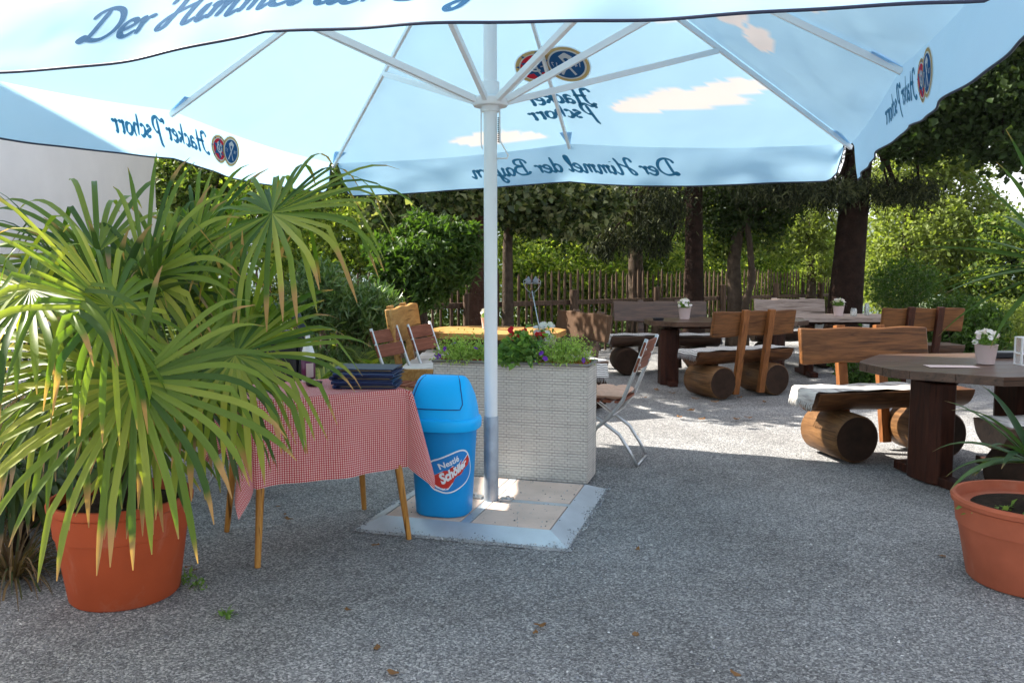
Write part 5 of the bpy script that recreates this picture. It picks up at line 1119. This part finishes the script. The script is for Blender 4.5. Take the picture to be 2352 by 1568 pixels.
for (px, py, D_, rx, rz, n, m_, lab) in [(2190, 735, 10.8, 60, 55, 3600, m_bushd, 'dark evergreen shrub behind the near right bench'), (2255, 760, 10.0, 55, 60, 3400, m_bushd, 'dark rounded shrub behind the flower pot on the right'), (2080, 660, 13.6, 80, 60, 4200, m_bushd, 'dark lower shrub right of the big leaning trunk'), (2300, 745, 14, 80, 55, 3600, m_yellow, 'sunlit yellow-green shrub at the right edge on the slope'), (1990, 845, 9.2, 70, 30, 2600, m_bushd, 'low dark shrub seen under the near bench backrest')]:
    b_ = base_of(px, D_, 0 if D_ < 14 else -1); shrub('shrub', lab, 'bush', b_, [B(px, py, D_, rx, rz, n), (((b_[0], b_[1], .3)), (rx * D_ / F, rx * D_ / F, .35), n // 3)], m_, .055, 80 + k, 1.8, .8, group='dark shrubs at the right' if m_ is m_bushd else None, clump=.14); k += 1
tag([o for o in COL.objects if o.name.startswith('shrub')][0])

# ================================================================ SMALL THINGS ON THE GROUND
rgl = random.Random(21)
spots = [(1545, 905), (1600, 918), (1640, 925), (1585, 945), (1700, 915), (1720, 962), (1560, 960), (1630, 890), (1510, 898), (1755, 925), (1480, 915), (1790, 905), (1610, 965), (1690, 965), (1460, 1000),
         (430, 1305), (445, 1312), (655, 1183), (665, 1195), (860, 1255), (905, 1550), (1695, 1555), (865, 1493), (800, 1403), (1230, 1455), (1460, 1462), (1465, 1265), (2165, 1280), (1240, 1440), (640, 1165)]
lmeshes = []
for v_ in range(5):
    mb = MB(); pts = []; n = 18
    for i in range(n):
        a = 2 * PI * i / n; r = .028 * (1 + .35 * math.cos(a * 3 + v_) * (v_ % 2) + .25 * math.cos(a)) * (1 + .12 * rgl.uniform(-1, 1)); x, y = r * 1.3 * math.cos(a), r * .8 * math.sin(a); pts.append((x, y, .006 + .010 * (x / .03) ** 2 * rgl.random() + .008 * abs(math.sin(a * 2 + v_))))
    mb.add([(0, 0, .006)] + pts, [(0, i + 1, (i + 1) % n + 1) for i in range(n)]); lmeshes.append(mb)
for i, (px, py) in enumerate(spots):
    p = gp(px, py); s_ = 1 if py < 1000 else rgl.uniform(.35, .7); o = build('fallen_leaf', lmeshes[i % 5], m_fallen, smooth=True); o.location = (p.x, p.y, .004); o.rotation_euler = (0, 0, rgl.random() * 6.3); o.scale = (s_ * 1.1, s_, s_)
    tag(o, 'curled dry leaf lying on the sunny gravel by the benches' if py < 1010 else 'small dry brown leaf lying on the shaded gravel', 'leaf', 'dry leaves on the sunny gravel' if py < 1010 else 'dry leaves on the shaded gravel')
for i, (px, py, lab) in enumerate([(430, 1338, 'small green weed sprouting beside the terracotta tub'), (455, 1350, 'smaller weed just right of the first one by the tub'), (520, 1418, 'low flat green weed on the gravel in front of the tub')]):
    p = gp(px, py); ng = np.random.default_rng(40 + i); P = np.column_stack([ng.normal(size=34) * .018 + p.x, ng.normal(size=34) * .018 + p.y, np.abs(ng.normal(size=34)) * .018 + .004]); V, Fc = leaves(P, .028, 2.2, .6, rng=ng)
    tag(np_mesh('weed', V, Fc, m_gera, origin=(p.x, p.y, 0)), lab, 'weed')
# loose grit: real little stones on the foreground
ng = np.random.default_rng(77); n = 9000; y = 2.2 + 5.0 * ng.random(n) ** 1.3; x = (ng.random(n) - .5) * 2 * (y * .66 + .2)
keep = ~((np.abs((x - C0.x) * EX.x + (y - C0.y) * EX.y) < .6) & (np.abs((x - C0.x) * NX.x + (y - C0.y) * NX.y) < .6)); x, y = x[keep], y[keep]; n = len(x)
zg = np.full(n, .001); tt = ng.random(2600) * 4; sd_ = np.floor(tt).astype(int); fr_ = (tt - sd_) * 2 - 1; wd_ = .575 - .028 * ng.random(2600) ** 2 * (1 + np.sin(fr_ * 9 + sd_)) + .03 * ng.random(2600)
ax_ = np.where(sd_ % 2 == 0, fr_ * .6, np.where(sd_ == 1, wd_, -wd_)); ay_ = np.where(sd_ % 2 == 0, np.where(sd_ == 0, -wd_, wd_), fr_ * .6)
m3 = 260; ax_ = np.concatenate([ax_, (ng.random(m3) - .5) * .9 ** .5]); ay_ = np.concatenate([ay_, (ng.random(m3) - .5) * .9]); zt = np.concatenate([np.clip(.006 + (.575 - np.maximum(np.abs(ax_[:2600]), np.abs(ay_[:2600]))) * .45, .001, .05), np.full(m3, .057)])
x = np.concatenate([x, T0.x + EX.x * ax_ + NX.x * ay_]); y = np.concatenate([y, T0.y + EX.y * ax_ + NX.y * ay_]); zg = np.concatenate([zg, zt]); n = len(x)
r = (.0022 + .0042 * ng.random(n) ** 2)[:, None, None]; O = np.array([[1, 0, 0], [0, 1, 0], [-1, 0, 0], [0, -1, 0], [0, 0, .8], [0, 0, -.6]]); V = O[None] * r * (1 + .35 * ng.normal(size=(n, 6, 1))) + np.stack([x, y, zg], 1)[:, None]
a = ng.random(n) * 6.3; Fo = np.array([[0, 1, 4], [1, 2, 4], [2, 3, 4], [3, 0, 4]]); Fc = (np.arange(n)[:, None, None] * 6 + Fo[None]).reshape(-1, 3)
m_grit = mat('grit', rough=.85); gg = N(m_grit, 'ShaderNodeNewGeometry'); L(m_grit, ramp(m_grit, gg.outputs['Random Per Island'], [(0, (.10, .105, .12)), (.6, (.27, .28, .30)), (1, (.60, .59, .57))]), BS(m_grit).inputs['Base Color'])
tag(np_mesh('loose_grit', V.reshape(-1, 3), Fc, m_grit), 'loose grey grit scattered over the gravel in the foreground', 'gravel', kind='stuff')

# ================================================================ HAZE
hz = MB().box((0, 0, 160), (7000, 7000, 440)); m_haze = bpy.data.materials.new('haze'); m_haze.use_nodes = True; _n = m_haze.node_tree.nodes; _n.remove(_n['Principled BSDF'])
_v = _n.new('ShaderNodeVolumePrincipled'); _v.inputs['Color'].default_value = (.80, .88, 1, 1); _v.inputs['Density'].default_value = .00022; _v.inputs['Anisotropy'].default_value = .2
m_haze.node_tree.links.new(_v.outputs[0], _n['Material Output'].inputs['Volume']); tag(build('haze', hz, m_haze), kind='stuff')
